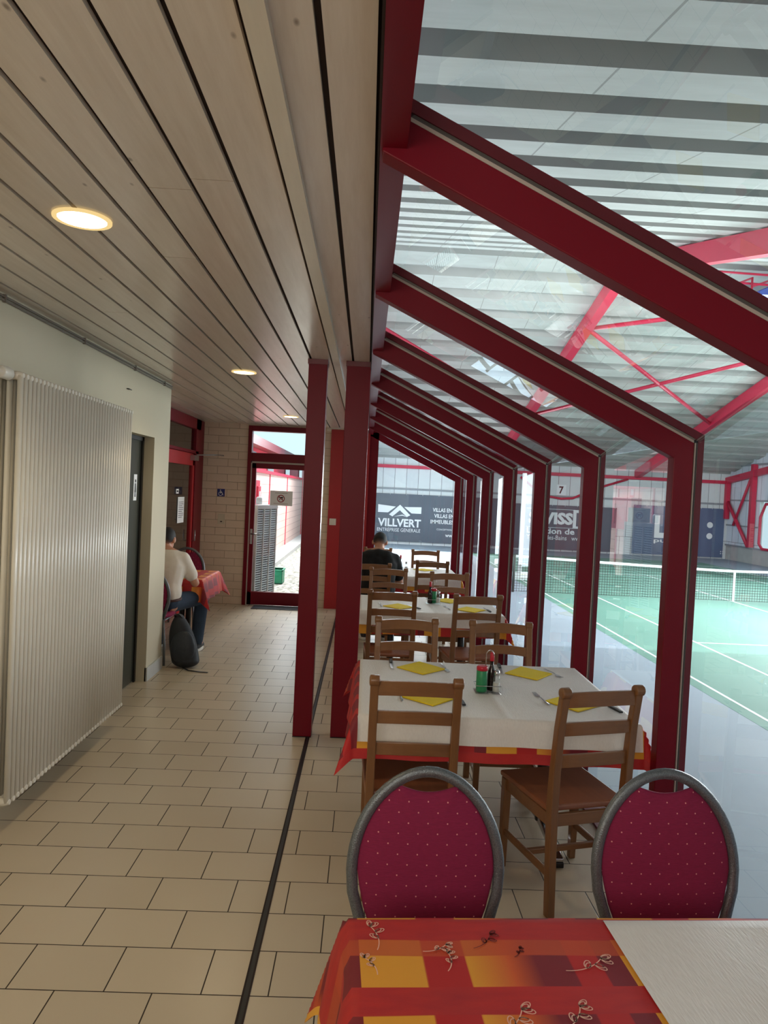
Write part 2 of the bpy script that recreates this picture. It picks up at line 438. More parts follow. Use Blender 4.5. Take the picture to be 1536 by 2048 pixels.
# ceiling boards with dark open joints
GR = [-2.37, -2.22, -2.07, -1.92, -1.772, -1.626, -1.478, -1.32, -1.168, -1.018, -.863, -.72, -.572, -.429, -.283, -.135, -.012]
GR[-1] = -.012
b = new(); bb(b, -2.6, -.012, YS, YE, CZ+.016, CZ+.1, 1)
xs = [-2.52]+GR
for i in range(len(xs)-1):
    g0 = .008 if i else 0; y = YS; lens = {12: [2.23, YE], 13: [2.15, YE], 11: [2.9, YE], 7: [3.9, YE]}.get(i, [YE])
    for ye in lens:
        bb(b, xs[i]+g0, xs[i+1]-.008, y, ye-(.006 if ye < YE else 0), CZ, CZ+.014, 0); y = ye
struct('ceiling', b, [M['ceil'], M['dark_gap']])
b = new(); bb(b, -.274, -.226, YS, YE, CZ-.026, CZ-.001); struct('trim_2', b, M['batten'])
# left wall with door niche
b = new(); t0 = -2.1
bb(b, t0, -1.85, YS, 5.30, 0, CZ+.1); bb(b, t0, -1.85, 6.20, 6.66, 0, CZ+.1); bb(b, t0, -1.85, 5.30, 6.20, 2.125, CZ+.1)
bb(b, -2.6, t0, 6.5, 6.66, 0, CZ+.1)
struct('wall_left', b, M['plaster'])
b = new(); bb(b, -1.85, -1.838, 6.20, 6.66, 0, .12); bb(b, -1.862, -1.85, 6.2, 6.205, 0, .12); struct('baseboard_left', b, M['ext_conc'])
# wall behind the camera, wall at the far side of the seating corner, end wall
b = new(); bb(b, -2.1, 1.45, YS-.15, YS, 0, CZ+.1); struct('wall_back', b, M['plaster'])
b = new(); bb(b, -2.6, -2.47, 6.66, 8.0, 0, CZ+.1); struct('wall_corner', b, M['plaster'])
b = new(); bb(b, -2.6, -1.755, YE, YE+.2, 0, CZ+.1); bb(b, -.66, -.55, YE, YE+.2, 0, CZ+.1); bb(b, -1.755, -.66, YE, YE+.2, 2.63, CZ+.1)
struct('wall_end', b, M['brick'])
b = new(); bb(b, -.55, .02, YE-.04, YE+.2, 0, CZ-.02); bb(b, -.30, -.285, YE-.046, YE-.04, 0, CZ-.02)
struct('wall_panel', b, M['red_bright'])
b = new(); bb(b, -.62, .0, YE-.03, YE+.0, CZ-.05, CZ-.001); struct('trim_3', b, M['batten'])

# two red posts
def post(x0, x1, y, label):
    o = thing('red_post', label, 'post', ((x0+x1)/2, y, 0)); w = (x1-x0)/2
    b = new(); bb(b, -w, w, 0, .12, .006, CZ-.002); obj('shaft', b, M['red'], o, bevel=.004)
    b = new(); bb(b, -w-.006, w+.004, -.004, .125, CZ-.035, CZ-.001); obj('head_plate', b, M['red_dark'], o)
    b = new(); bb(b, -w, w, 0, .12, 0.001, .006); obj('foot_plate', b, M['black_metal'], o)
post(-.441, -.311, 4.96, 'left one of the two red posts, standing clear in the tiled walkway')
post(-.176, -.008, 4.97, 'right one of the two red posts, wider and next to the laid tables')

# ------------------------------------------------------------------ bent glazing frames
PY = lambda k: 3.03+1.2625*(k-2)
SL = .478
zt = lambda x: 2.697-SL*x           # top line of the rafters
VT = .10*math.sqrt(1+SL*SL)
def frame_bm():
    b = new()
    poly = [(0, zt(0)), (1.40, zt(1.40)), (1.40, 0), (1.315, 0), (1.315, zt(1.315)-VT), (0, zt(0)-VT)]
    prism(b, poly, XZ, 0, .062); return b
def cap_bm():
    b = new(); u = .022; q = .03*math.sqrt(1+SL*SL)
    poly = [(.06, zt(.06)+u), (1.418, zt(1.418)+u*.9), (1.418, 0), (1.445, 0), (1.445, zt(1.445)+u+q), (.06, zt(.06)+u+q)]
    prism(b, poly, XZ, .004, .058); return b
def gasket_bm():
    b = new()
    prism(b, [(.06, zt(.06)), (1.40, zt(1.40)), (1.40, zt(1.4)+.022), (.06, zt(.06)+.022)], XZ, .008, .054)
    bb(b, 1.40, 1.418, .008, .054, 0, zt(1.41)+.012)
    prism(b, [(.066, zt(.066)-.004), (1.397, zt(1.397)-.004), (1.397, zt(1.397)+.006), (.066, zt(.066)+.006)], XZ, -.0015, 0, 1)
    bb(b, 1.402, 1.407, -.0015, .008, 0, zt(1.405), 1)
    return b
fr0 = None; wi = 0
for k in range(-1, 9):
    wi += 1; w = empty('window_%d' % wi, (0, PY(k), 0)); w['kind'] = 'structure'
    if fr0 is None:
        fr0 = [obj('glazing_frame', frame_bm(), M['red'], w, bevel=.003), obj('cover_cap', cap_bm(), M['red_dark'], w), obj('seal', gasket_bm(), [M['black'], M['gasket']], w)]
        p1 = new(); u = .006
        p1.faces.new([p1.verts.new(q) for q in ((.05, .03, zt(.05)+u), (1.41, .03, zt(1.41)+u), (1.41, 1.2925, zt(1.41)+u), (.05, 1.2925, zt(.05)+u))])
        p2 = new(); p2.faces.new([p2.verts.new(q) for q in ((1.409, .03, .02), (1.409, 1.2925, .02), (1.409, 1.2925, zt(1.41)+.004), (1.409, .03, zt(1.41)+.004))])
        fr0 += [obj('roof_pane', p1, M['glass'], w), obj('wall_pane', p2, M['glass'], w)]
    else:
        for q in fr0[:3] if k == 8 else fr0:
            c = q.copy(); COL.objects.link(c); c.parent = w
    if k == 8:
        p = new(); quad(p, [(.14, .03), (1.33, .03), (1.33, zt(1.33)-VT+.02), (.14, zt(.14)-VT+.02)], XZ, .024); obj('gable_pane', p, M['glass'], w)
        p = new(); bb(p, .02, .15, 0, .1, 0, zt(.1)-.02); bb(p, .15, 1.33, 0, .06, 0, .06); obj('gable_post', p, M['red'], w)
b = new(); bb(b, -.006, .06, YS, PY(8)+.06, 2.595, 2.82); struct('trim_4', b, M['red'])
b = new(); bb(b, 1.315, 1.445, YS, PY(8)+.06, -.2, .016); struct('trim_5', b, M['red_dark'])
b = new(); bb(b, -.012, -.006, YS, PY(8), 2.6, 2.8); struct('trim_6', b, M['dark_gap'])

# ------------------------------------------------------------------ doors
d = empty('door_1', (-1.95, 5.30, 0)); d['kind'] = 'structure'
b = new(); bb(b, -.04, 0, .0, .90, .01, 2.11); obj('door_leaf', b, M['door_dark'], d, bevel=.004)
b = new(); bb(b, .0, .014, .86, .899, 0, 2.125); bb(b, 0, .014, 0, .9, 2.09, 2.125); obj('door_frame', b, M['black'], d)
b = new(); bb(b, -.002, .0, .46, .54, 1.58, 1.80)
disc(b, .5, 1.745, .014, YZ, .002, 1); quad(b, [(.482, 1.65), (.518, 1.65), (.512, 1.725), (.488, 1.725)], YZ, .002, 1); quad(b, [(.488, 1.61), (.512, 1.61), (.51, 1.65), (.49, 1.65)], YZ, .002, 1)
s = obj('restroom_sign', b, [M['sign_white'], M['ink']], d); s.location = (.004, .23, 0); s['label'] = 'small white plate with a black figure'
b = new(); tube(b, [(0, .06, 1.05), (.05, .06, 1.05), (.05, .17, 1.05)], .009); obj('door_handle', b, M['steel'], d)

# red glazed side door in the corner
d = empty('door_2', (-2.47, 0, 0)); d['kind'] = 'structure'
b = new(); bb(b, 0, .07, 9.98, YE-.005, 0, CZ-.002); bb(b, 0, .07, 8.0, 8.1, 0, CZ-.002); bb(b, 0, .07, 8.0, YE-.2, 2.5, CZ-.002); bb(b, 0, .07, 8.0, YE-.3, 2.16, 2.20)
obj('door_frame', b, M['red'], d, bevel=.003)
b = new(); bb(b, .01, .06, 9.88, 9.97, .02, 2.155); bb(b, .01, .06, 8.11, 8.22, .02, 2.155); bb(b, .01, .06, 8.11, 9.97, 1.99, 2.155); bb(b, .01, .06, 8.11, 9.97, .02, .2)
obj('door_leaf', b, M['red_bright'], d, bevel=.003)
b = new(); quad(b, [(8.22, .2), (9.88, .2), (9.88, 1.99), (8.22, 1.99)], YZ, .034); obj('door_glass', b, M['glass_grey'], d)
b = new(); quad(b, [(8.1, 2.2), (9.98, 2.2), (9.98, 2.5), (8.1, 2.5)], YZ, .034); obj('transom_glass', b, M['glass_grey'], d)
b = new(); bb(b, .06, .12, 9.72, 9.96, 2.06, 2.13); obj('door_closer', b, M['steel'], d)
b = new(); tube(b, [(.10, 9.9, 2.14), (.3, 10.3, 2.17), (.37, 10.41, 2.17)], .007); obj('closer_arm', b, M['steel'], d)
b = new(); tube(b, [(.075, 9.93, .95), (.11, 9.93, .95), (.11, 9.93, 1.1)], .01); obj('door_handle', b, M['steel'], d)
b = new(); bb(b, -1.2, -1.18, 7.0, YE+.2, .0, 2.7); bb(b, -1.2, -.1, YE-.03, YE+.2, 0, 2.7); bb(b, -1.2, -.14, 7.0, YE+.2, 2.68, 2.75); bb(b, -1.2, -.1, 7.0, 7.1, 0, 2.7); struct('wall_lobby', b, M['concrete']).location = (-2.47, 0, 0)

def notice(name, label, bmfn, mats, loc, cat='notice'):
    b = new(); bmfn(b); o = obj(name, b, mats); o.location = loc; return tag(o, label, cat)
def f(b):
    bb(b, 0, .002, -.16, .16, -.17, .17)
    for i in range(9): quad(b, [(-.12, .1-i*.025), (.12-.06*(i % 3 == 2), .1-i*.025), (.12-.06*(i % 3 == 2), .107-i*.025), (-.12, .107-i*.025)], YZ, .003, 1)
notice('paper_notice', 'white printed paper taped inside the red glazed side door', f, [M['paper'], M['ink']], (-2.430, 9.40, 1.39))
def f(b):
    bb(b, 0, .002, -.06, .06, -.03, .03); quad(b, [(-.04, -.012), (.04, -.012), (.04, .012), (-.04, .012)], YZ, .003, 1)
notice('door_label', 'tiny white label with dark print above the paper on the side door', f, [M['paper'], M['ink']], (-2.430, 9.20, 1.635), 'label')

# end door to the outside
d = empty('door_3', (0, YE, 0)); d['kind'] = 'structure'
b = new(); bb(b, -1.755, -1.70, -.03, .1, 0, 2.63); bb(b, -.715, -.66, -.03, .1, 0, 2.63); bb(b, -1.70, -.715, -.03, .1, 2.555, 2.63); bb(b, -1.70, -.715, -.03, .1, 2.11, 2.235)
obj('door_frame', b, M['red'], d, bevel=.003)
b = new(); bb(b, -1.70, -1.685, -.035, -.02, 0, 2.11); bb(b, -1.70, -.73, -.035, -.02, 2.085, 2.11); obj('door_seal', b, M['gasket'], d)
b = new(); bb(b, -1.685, -1.625, -.02, .04, .01, 2.085); bb(b, -.79, -.73, -.02, .04, .01, 2.085); bb(b, -1.685, -.73, -.02, .04, 2.01, 2.085); bb(b, -1.685, -.73, -.02, .04, .01, .2)
obj('door_leaf', b, M['red'], d, bevel=.003)
b = new(); quad(b, [(-1.63, .195), (-.785, .195), (-.785, 2.015), (-1.63, 2.015)], XZ, .008); obj('door_glass', b, M['glass'], d)
b = new(); quad(b, [(-1.70, 2.23), (-.715, 2.23), (-.715, 2.56), (-1.70, 2.56)], XZ, .023); obj('transom_glass', b, M['glass'], d)
b = new(); bb(b, -1.672, -1.64, -.026, -.02, .90, 1.12); tube(b, [(-1.655, -.02, 1.05), (-1.655, -.07, 1.05), (-1.52, -.07, 1.05)], .01)
lathe(b, [(.014, -.03), (.014, -.02)], (-1.655, 0, .95), 12, 0, 'Y'); obj('door_handle', b, M['steel'], d)
def f(b):
    bb(b, -.165, .165, -.002, 0, -.108, .108)
    disc(b, -.005, -.005, .056, XZ, -.003, 1, 28, .044)
    for p in ([(-.03, -.03), (-.018, -.03), (-.012, .0), (-.02, .0)], [(-.02, 0), (.02, 0), (.03, .022), (-.018, .018)], [(.01, -.03), (.022, -.03), (.022, 0), (.012, 0)], [(-.04, .0), (-.028, 0), (-.024, .03), (-.036, .03)]): quad(b, p, XZ, -.003, 2)
    quad(b, [(-.042, .03), (-.034, .037), (.034, -.035), (.026, -.042)], XZ, -.0035, 1)
    for i in range(22): quad(b, [(-.09+i*.0082, .072), (-.085+i*.0082, .072), (-.085+i*.0082, .079), (-.09+i*.0082, .079)], XZ, -.003, 2)
    for i in range(26): quad(b, [(-.11+i*.0082, -.082), (-.105+i*.0082, -.082), (-.105+i*.0082, -.076), (-.11+i*.0082, -.076)], XZ, -.003, 1)
notice('prohibition_notice', 'white sheet with a round no-entry pictogram on the glass end door', f, [M['sign_white'], M['ink_red'], M['ink']], (-1.244, YE+.002, 1.588))
def f(b):
    bb(b, -.055, .055, -.003, 0, -.055, .055)
    disc(b, -.008, .036, .008, XZ, -.004, 1, 12)
    disc(b, -.006, -.016, .03, XZ, -.004, 1, 20, .023)
    quad(b, [(-.013, -.012), (-.004, -.012), (-.004, .027), (-.013, .027)], XZ, -.0042, 1)
    quad(b, [(-.012, -.006), (.022, -.006), (.022, .002), (-.012, .002)], XZ, -.0042, 1)
    quad(b, [(.014, -.006), (.022, -.002), (.036, -.036), (.028, -.04)], XZ, -.0042, 1)
    quad(b, [(-.01, .012), (.014, .012), (.014, .018), (-.01, .018)], XZ, -.0042, 1)
notice('wheelchair_sign', 'small blue square sign with a white wheelchair symbol on cream brick', f, [M['sign_blue'], M['sign_white']], (-2.125, YE-.001, 1.63), 'sign')
def f(b): bb(b, -.05, .05, -.008, 0, -.075, .075); bb(b, -.014, .014, -.01, -.008, -.045, -.03, 1); bb(b, -.03, .03, -.01, -.008, .0, .05, 0)
notice('socket_plate', 'cream wall plate with a small dark slot on the brick wall', f, [M['plaster'], M['ink']], (-2.105, YE-.001, 1.245), 'wall plate')
o = thing('light_switch', 'square white light switch on the red wall panel', 'switch', (-.475, YE-.041, 1.28))
b = new(); bb(b, -.048, .048, -.008, 0, -.048, .048); obj('plate', b, M['white_plastic'], o, bevel=.003)
b = new(); bb(b, -.022, .03, -.014, -.008, -.03, .03); obj('rocker', b, M['white_plastic'], o, bevel=.003)
o = thing('door_mat', 'dark rubber door mat lying before the glass end door', 'mat', (-1.13, 10.26, 0))
b = new(); bb(b, -.42, .45, -.13, .13, .001, .012); obj('pile', b, M['mat'], o)
b = new()
for q in ((-.44, .47, -.15, -.13), (-.44, .47, .13, .15), (-.44, -.42, -.13, .13), (.45, .47, -.13, .13)): bb(b, *q, .001, .009)
obj('edge', b, M['black'], o)
b = new(); tube(b, [(-1.843, 0, 2.632), (-1.843, 2, 2.632), (-1.843, 4, 2.63), (-1.843, 6.655, 2.632)], .007, 8); tube(b, [(-1.842, 0, 2.612), (-1.842, 6.655, 2.612)], .006, 8)
for y in (1, 2.3, 3.6, 4.6, 5.6, 6.4): bb(b, -1.85, -1.833, y, y+.012, 2.602, 2.642)
tag(obj('cable', b, M['cable']), 'pair of grey cables clipped along the top of the plaster wall', 'cable')
b = new(); tube(b, [(-1.85, 5.45, 2.44), (-1.836, 5.45, 2.44), (-1.834, 5.51, 2.44)], .004, 8); tag(obj('wall_hook', b, M['black_metal']), 'small dark hook in the plaster above the dark door', 'hook')

# downlights
for i, (x, y, lb) in enumerate([(-1.03, 2.52, 'large glowing round downlight nearest in the board ceiling'), (-1.015, 5.69, 'glowing round downlight in the middle of the walkway ceiling'), (-1.0, 9.04, 'farthest round downlight, before the end door')]):
    o = thing('downlight', lb, 'ceiling light', (x, y, CZ), 0, 'ceiling downlights')
    b = new(); lathe(b, [(.098, -.001), (.098, -.007), (.084, -.009), (.082, -.002)], seg=28); obj('trim_ring', b, M['lamp_rim'], o)
    b = new(); lathe(b, [(.081, -.002), (.081, -.006), (.05, -.0065)], seg=28); obj('lamp_disc', b, M['lamp'], o)
    L = bpy.data.lights.new('downlight_beam', 'SPOT'); L.energy = (30, 24, 16)[i]; L.color = (1, .80, .50); L.spot_size = 2.5; L.spot_blend = .8; L.shadow_soft_size = .07
    lo = bpy.data.objects.new('downlight_beam', L); COL.objects.link(lo); lo.location = (x, y, CZ-.02)

# ------------------------------------------------------------------ radiator
o = thing('radiator', 'tall white tubular column radiator hung on the left wall', 'radiator', (-1.73, 3.44, 0))
def section():
    b = new()
    for x in (-.05, .0, .05):
        tube(b, [(x, 0, .155), (x, 0, 2.225)], .0125, 12, sy=1.55)
    for z in (.155, 2.225):
        tube(b, [(-.066, 0, z), (-.04, 0, z), (.04, 0, z), (.066, 0, z)], [.012, .021, .021, .012], 10)
    return b
s0 = obj('section', section(), M['white_enamel'], o); s0.location = (0, .02, 0)
NSEC = 37
for i in range(1, NSEC):
    c = s0.copy(); COL.objects.link(c); c.parent = o; c.location = (0, .02+i*.0440, 0)
for z in (.155, 2.225):
    b = new(); tube(b, [(0, -.005, z), (0, .02+(NSEC-1)*.0440+.02, z)], .019, 10); obj('header', b, M['white_enamel'], o)
b = new(); lathe(b, [(.017, -.16), (.017, -.10), (.026, -.1), (.029, -.09), (.031, -.02), (.024, -.005), (.018, 0)], (.01, 0, 2.225), 18, 0, 'Y'); obj('thermostat_valve', b, M['white_plastic'], o)
b = new(); lathe(b, [(.014, -.25), (.014, -.16)], (.01, 0, 2.225), 14, 0, 'Y'); tube(b, [(.01, -.25, 2.225), (.01, -.30, 2.225), (-.06, -.33, 2.225), (-.06, -.33, .01)], .012)
obj('supply_pipe', b, M['cable'], o)
for y in (.25, 1.35):
    for z in (.35, 2.0):
        b = new(); bb(b, -.119, -.045, y, y+.03, z, z+.04); obj('bracket', b, M['white_enamel'], o)

# ------------------------------------------------------------------ wooden ladder back chair
def wooden_chair(label, loc, rz, group):
    o = thing('wooden_chair', label, 'chair', loc, rz, group)
    W = .177; H = .98
    def stile(s):
        b = new()
        pts = [(s*W, .0, 0), (s*W, .012, .25), (s*W, .02, .46), (s*W, .012, .62), (s*W, -.005, .80), (s*W, -.03, .945), (s*W, -.038, .962)]
        bar(b, pts, .036, [.036, .04, .046, .04, .034, .032, .03])
        lathe(b, [(.012, -.023), (.024, -.02), (.024, .02), (.012, .023)], (s*W, -.034, .957), 14, 0, 'X'); return b
    for s in (-1, 1): obj('rear_leg', stile(s), M['oak'], o, bevel=.004)
    for s in (-1, 1):
        b = new(); bar(b, [(s*.188, .42, 0), (s*.188, .415, .3), (s*.188, .41, .43)], [.03, .036, .04], [.03, .036, .04]); obj('front_leg', b, M['oak'], o, bevel=.004)
    b = new()
    prism(b, [(-.195, .03), (.195, .03), (.212, .44), (-.212, .44)], XY, .432, .458); obj('seat', b, M['oak_seat'], o, bevel=.008)
    b = new()
    bb(b, -.165, .165, .012, .032, .375, .428); bb(b, -.175, .175, .405, .425, .37, .43)
    for s in (-1, 1): bar(b, [(s*.18, .04, .40), (s*.187, .40, .40)], .02, .055, 0, (1, 0, 0))
    obj('apron', b, M['oak_h'], o, bevel=.003)
    for z, y, h in ((.925, -.028, .062), (.795, -.004, .055), (.655, .012, .055)):
        b = new(); n = 8; P = []
        for i in range(n+1):
            t = i/n*2-1; P.append((t*(W-.012), y-.022*(1-t*t), z+.008*(1-t*t)))
        bar(b, P, .018, h, 0, (0, 1, 0)); obj('back_slat', b, M['oak_h'], o, bevel=.003)
    for s in (-1, 1):
        b = new(); bar(b, [(s*W, .02, .17), (s*.188, .41, .17)], .016, .03); obj('stretcher', b, M['oak'], o, bevel=.003)
    b = new(); bb(b, -.18, .18, .21, .23, .155, .18); obj('cross_stretcher', b, M['oak_h'], o, bevel=.003)
    return o
WG = 'ladder-back wooden chairs at the laid tables'
ch = wooden_chair('wooden ladder-back chair at the near left side of the nearest white-papered table', (.25, 3.0, 0), 0, WG)
for x, y, r, lb in [
    (1.02, 2.965, .27, 'turned wooden ladder-back chair with seat showing, at the near right of the white-papered table'),
    (.29, 4.36, PI, 'wooden chair facing us behind the left yellow napkins of the nearest papered table'),
    (.88, 4.37, PI, 'wooden chair facing us behind the right yellow napkins, next to the second glazing post'),
    (.245, 5.62, 0, 'wooden chair at the near left of the middle papered table, back towards us'),
    (.92, 5.60, .08, 'wooden chair at the near right of the middle papered table, back towards us'),
    (.265, 7.22, PI, 'wooden chair on the far left of the middle table, overlapping the man in black'),
    (.875, 7.06, PI+.02, 'wooden chair on the far right of the middle table, before the far table'),
    (.115, 7.76, 0, 'wooden chair the man in black sits on'),
    (.81, 8.28, 0, 'empty wooden chair just right of the man in black at the far table'),
    (.86, 9.80, PI, 'farthest wooden chair, beyond the right end of the far table'),
    (.20, 9.84, PI, 'wooden chair across the far table, mostly hidden by the seated man')]:
    dup(ch, (x, y, 0), r, lb, WG)

# ------------------------------------------------------------------ round back upholstered chair (faces -y)
def round_chair(label, loc, rz, group):
    o = thing('round_back_chair', label, 'chair', loc, rz, group)
    ZB, ZT = .45, .935
    lean = lambda z: .035+(z-.45)*.13
    def outline(t):   # t 0..1 from left foot of the hoop over the top to the right
        a = PI*(1-t); x = math.cos(a); z = math.sin(a)
        w = .215*(abs(x)**1.06)*(1 if x >= 0 else -1)
        return w, .66+(ZT-.66)*z
    pts = [(-.150, lean(.40), .42), (-.185, lean(.5), .52), (-.21, lean(.6), .60)]
    arc = [outline(i/26) for i in range(27)]
    pts += [(x, lean(z), z) for x, z in arc]
    pts += [(.21, lean(.6), .60), (.185, lean(.5), .52), (.150, lean(.40), .42)]
    b = new(); tube(b, pts, .0165, 12, sy=.8); obj('back_hoop', b, M['hammer'], o)
    # pad: fills the hoop, scooped at the top for the hand hole
    inn = [(x*.925, .66+(z-.66)*.945) for x, z in arc]
    zh = .899; left = [(x, z) for x, z in inn if x < 0 and z < zh]; right = [(x, z) for x, z in inn if x > 0 and z < zh]
    xa, xb = left[-1][0], right[0][0]
    scoop = [(xa+(xb-xa)*i/10, zh-.002-.020*math.sin(PI*i/10)) for i in range(11)]
    OUT = [(-.118, .475), (-.155, .50), (-.178, .56), (-.192, .62)] + left + scoop + right + [(.192, .62), (.178, .56), (.155, .50), (.118, .475)] + [(.06, .468), (0, .466), (-.06, .468)]
    b = new(); S = (.25, .5, .75, .9, .97, 1.0); cz = .70
    for sg, dp in ((-1, .022), (1, .016)):
        c0 = b.verts.new((0, lean(cz)+sg*dp, cz)); prev = None
        for s_ in S:
            ring = [b.verts.new((x*s_, lean(cz+(z-cz)*s_)+sg*(.003+(dp-.003)*(1-s_**5)), cz+(z-cz)*s_)) for x, z in OUT]
            n = len(ring)
            for k in range(n):
                if prev is None: b.faces.new((c0, ring[k], ring[(k+1) % n]))
                else: b.faces.new((prev[k], ring[k], ring[(k+1) % n], prev[(k+1) % n]))
            prev = ring
        if sg < 0: edge = prev
        else:
            for k in range(n): b.faces.new((edge[k], edge[(k+1) % n], prev[(k+1) % n], prev[k]))
    obj('back_pad', b, M['pad'], o, smooth=True)
    b = new(); P = [(.205*math.copysign(abs(math.cos(a))**.7, math.cos(a)), -.19+.205*math.copysign(abs(math.sin(a))**.7, math.sin(a))) for a in [2*PI*i/28 for i in range(28)]]
    prism(b, P, XY, .43, .475); obj('seat', b, M['pad'], o, bevel=.015, smooth=True)
    for s in (-1, 1):
        b = new(); tube(b, [(s*.165, .045, .43), (s*.19, .075, .2), (s*.20, .10, .0)], .012); obj('rear_leg', b, M['hammer'], o)
        b = new(); tube(b, [(s*.165, -.37, .43), (s*.19, -.39, .2), (s*.20, -.41, .0)], .012); obj('front_leg', b, M['hammer'], o)
    b = new()
    for y in (.03, -.36): tube(b, [(-.165, y, .418), (.165, y, .418)], .011)
    for s in (-1, 1): tube(b, [(s*.165, .03, .418), (s*.165, -.36, .418)], .011)
    obj('seat_frame', b, M['hammer'], o); return o
RG = 'round-backed burgundy chairs'
rc = round_chair('burgundy round-back chair behind the red part of the front table', (.225, 1.965, 0), .03, RG)
dup(rc, (.955, 2.02, 0), .06, 'burgundy round-back chair behind the white paper end of the front table', RG)
dup(rc, (-2.05, 6.86, 0), PI, 'burgundy round-back chair on which the man in the white shirt sits', RG)
dup(rc, (-2.19, 8.80, 0), .05, 'empty burgundy round-back chair against the brick corner, across from the man in white', RG)

# ------------------------------------------------------------------ tables and cloths
def pedestal_table(label, x0, x1, y0, y1, z=.74, rz=0, loc=None, group='pedestal dining tables'):
    cx, cy = (x0+x1)/2, (y0+y1)/2
    o = thing('dining_table', label, 'table', loc or (cx, cy, 0), rz, group); w, dp = (x1-x0)/2, (y1-y0)/2
    b = new(); bb(b, -w, w, -dp, dp, z-.028, z); obj('tabletop', b, M['oak_h'], o, bevel=.004)
    for s in (-1, 1):
        px = s*(w-.30)
        b = new(); tube(b, [(px, 0, .06), (px, 0, z-.05)], .03, 16); obj('column', b, M['black_metal'], o)
        b = new(); bar(b, [(px, -dp*.72, .035), (px, -.05, .07), (px, .05, .07), (px, dp*.72, .035)], .045, [.022, .04, .04, .022]); obj('foot', b, M['chrome'], o, bevel=.006)
        for t in (-1, 1):
            b = new(); box(b, (px, t*(dp*.72-.018), .014), (.048, .045, .028)); obj('glide', b, M['black'], o, bevel=.005)
        b = new(); bb(b, px-.03, px+.03, -dp*.7, dp*.7, z-.05, z-.028); obj('crossbar', b, M['black_metal'], o)
    return o

def drape(name, mat, x0, x1, y0, y1, z, drop, label, cat, group, res=.03, rip=.012, seed=0, dx=None, extra=None, loc=None, rz=0, flare=.16, cfl=.42, phase=1.0, ridge=0):
    """rectangular cloth lying on a table top and hanging over its edges"""
    rnd = random.Random(seed); dxx = drop if dx is None else dx
    w, dp = (x1-x0)/2, (y1-y0)/2; cx, cy = (x0+x1)/2, (y0+y1)/2
    def axis(h, dr):
        n = max(2, int(2*h/res)); a = [-h+2*h*i/n for i in range(n+1)]
        m = max(1, int(dr/res*1.6)) if dr > 0 else 0
        e = [h+dr*(i+1)/m for i in range(m)]
        return [-q for q in e[::-1]]+a+e
    X, Y = axis(w, dxx), axis(dp, drop)
    b = new(); lay = b.verts.layers.float_vector.new('flat')
    G = []
    for y in Y:
        row = []
        for x in X:
            ex = max(0, abs(x)-w); ey = max(0, abs(y)-dp); sx = 1 if x > 0 else -1; sy = 1 if y > 0 else -1
            d = math.hypot(ex, ey); r = .012
            px, py, pz = max(-w, min(w, x)), max(-dp, min(dp, y)), z
            if d > 0:
                k = min(1, d/.03); fl = flare*d+r*k
                if ex > 0 and ey > 0:
                    m = min(ex, ey)/max(ex, ey); fl = fl*(1-m)+m*(cfl*d+r)
                    px += sx*fl*(ex/d); py += sy*fl*(ey/d)
                    if m > .4: pz -= .0
                elif ex > 0: px += sx*(fl+rip*math.sin(y*23*phase+seed)*min(1, d/.1))
                else: py += sy*(fl+rip*math.sin(x*19*phase+seed*2)*min(1, d/.1))
                pz = z-math.sqrt(max(0, d*d-(fl*.7)**2))*1.0-(.0 if d > r else 0)
            else:
                pz += .0012*math.sin(x*17+seed)*math.sin(y*13)+.0012+(ridge and .0035*math.exp(-((x-ridge+.04*y)/.012)**2) or 0)
            v = b.verts.new((px, py, pz)); v[lay] = (x, y, 0); row.append(v)
        G.append(row)
    for j in range(len(Y)-1):
        for i in range(len(X)-1): b.faces.new((G[j][i], G[j][i+1], G[j+1][i+1], G[j+1][i]))
    for fc in b.faces: fc.smooth = True
    if extra: extra(b)
    o = obj(name, b, mat if isinstance(mat, list) else [mat]); o.location = loc or (cx, cy, 0); o.rotation_euler = (0, 0, rz)
    return tag(o, label, cat, group)

def sprigs(b, z, spots):
    def leaf(cx, cy, a, L, mi):
        pts = []
        for i in range(13):
            t = i/12*2*PI; u = L*.5*(1-math.cos(t)); v = L*.26*math.sin(t)
            pts.append((cx+u*math.cos(a)-v*math.sin(a), cy+u*math.sin(a)+v*math.cos(a)))
        line(pts, mi)
    def line(pts, mi, w=.0011):
        for p, q in zip(pts, pts[1:]):
            d = Vector((q[0]-p[0], q[1]-p[1])); 
            if d.length < 1e-6: continue
            n = Vector((-d.y, d.x)).normalized()*w
            f = b.faces.new([b.verts.new((a[0]+s*n.x, a[1]+s*n.y, z+.0036)) for a, s in ((p, 1), (p, -1), (q, -1), (q, 1))]); f.material_index = mi
    for x, y, a, L, mi in spots:
        stem = [(x+L*t*math.cos(a+.5*t), y+L*t*math.sin(a+.5*t)) for t in [i/8 for i in range(9)]]
        line(stem, mi)
        for i, s in ((4, 1), (6, -1), (8, .2), (8, -.9)):
            q = stem[i]; leaf(q[0], q[1], a+.3+s*1.0, L*.27, mi); leaf(q[0], q[1], a+.3+s*.8, L*.2, mi)
M['print_light'] = simple('pale_print', (240, 190, 170), .6, var=.05)
M['print_dark'] = simple('dark_print', (120, 30, 24), .6, var=.05)

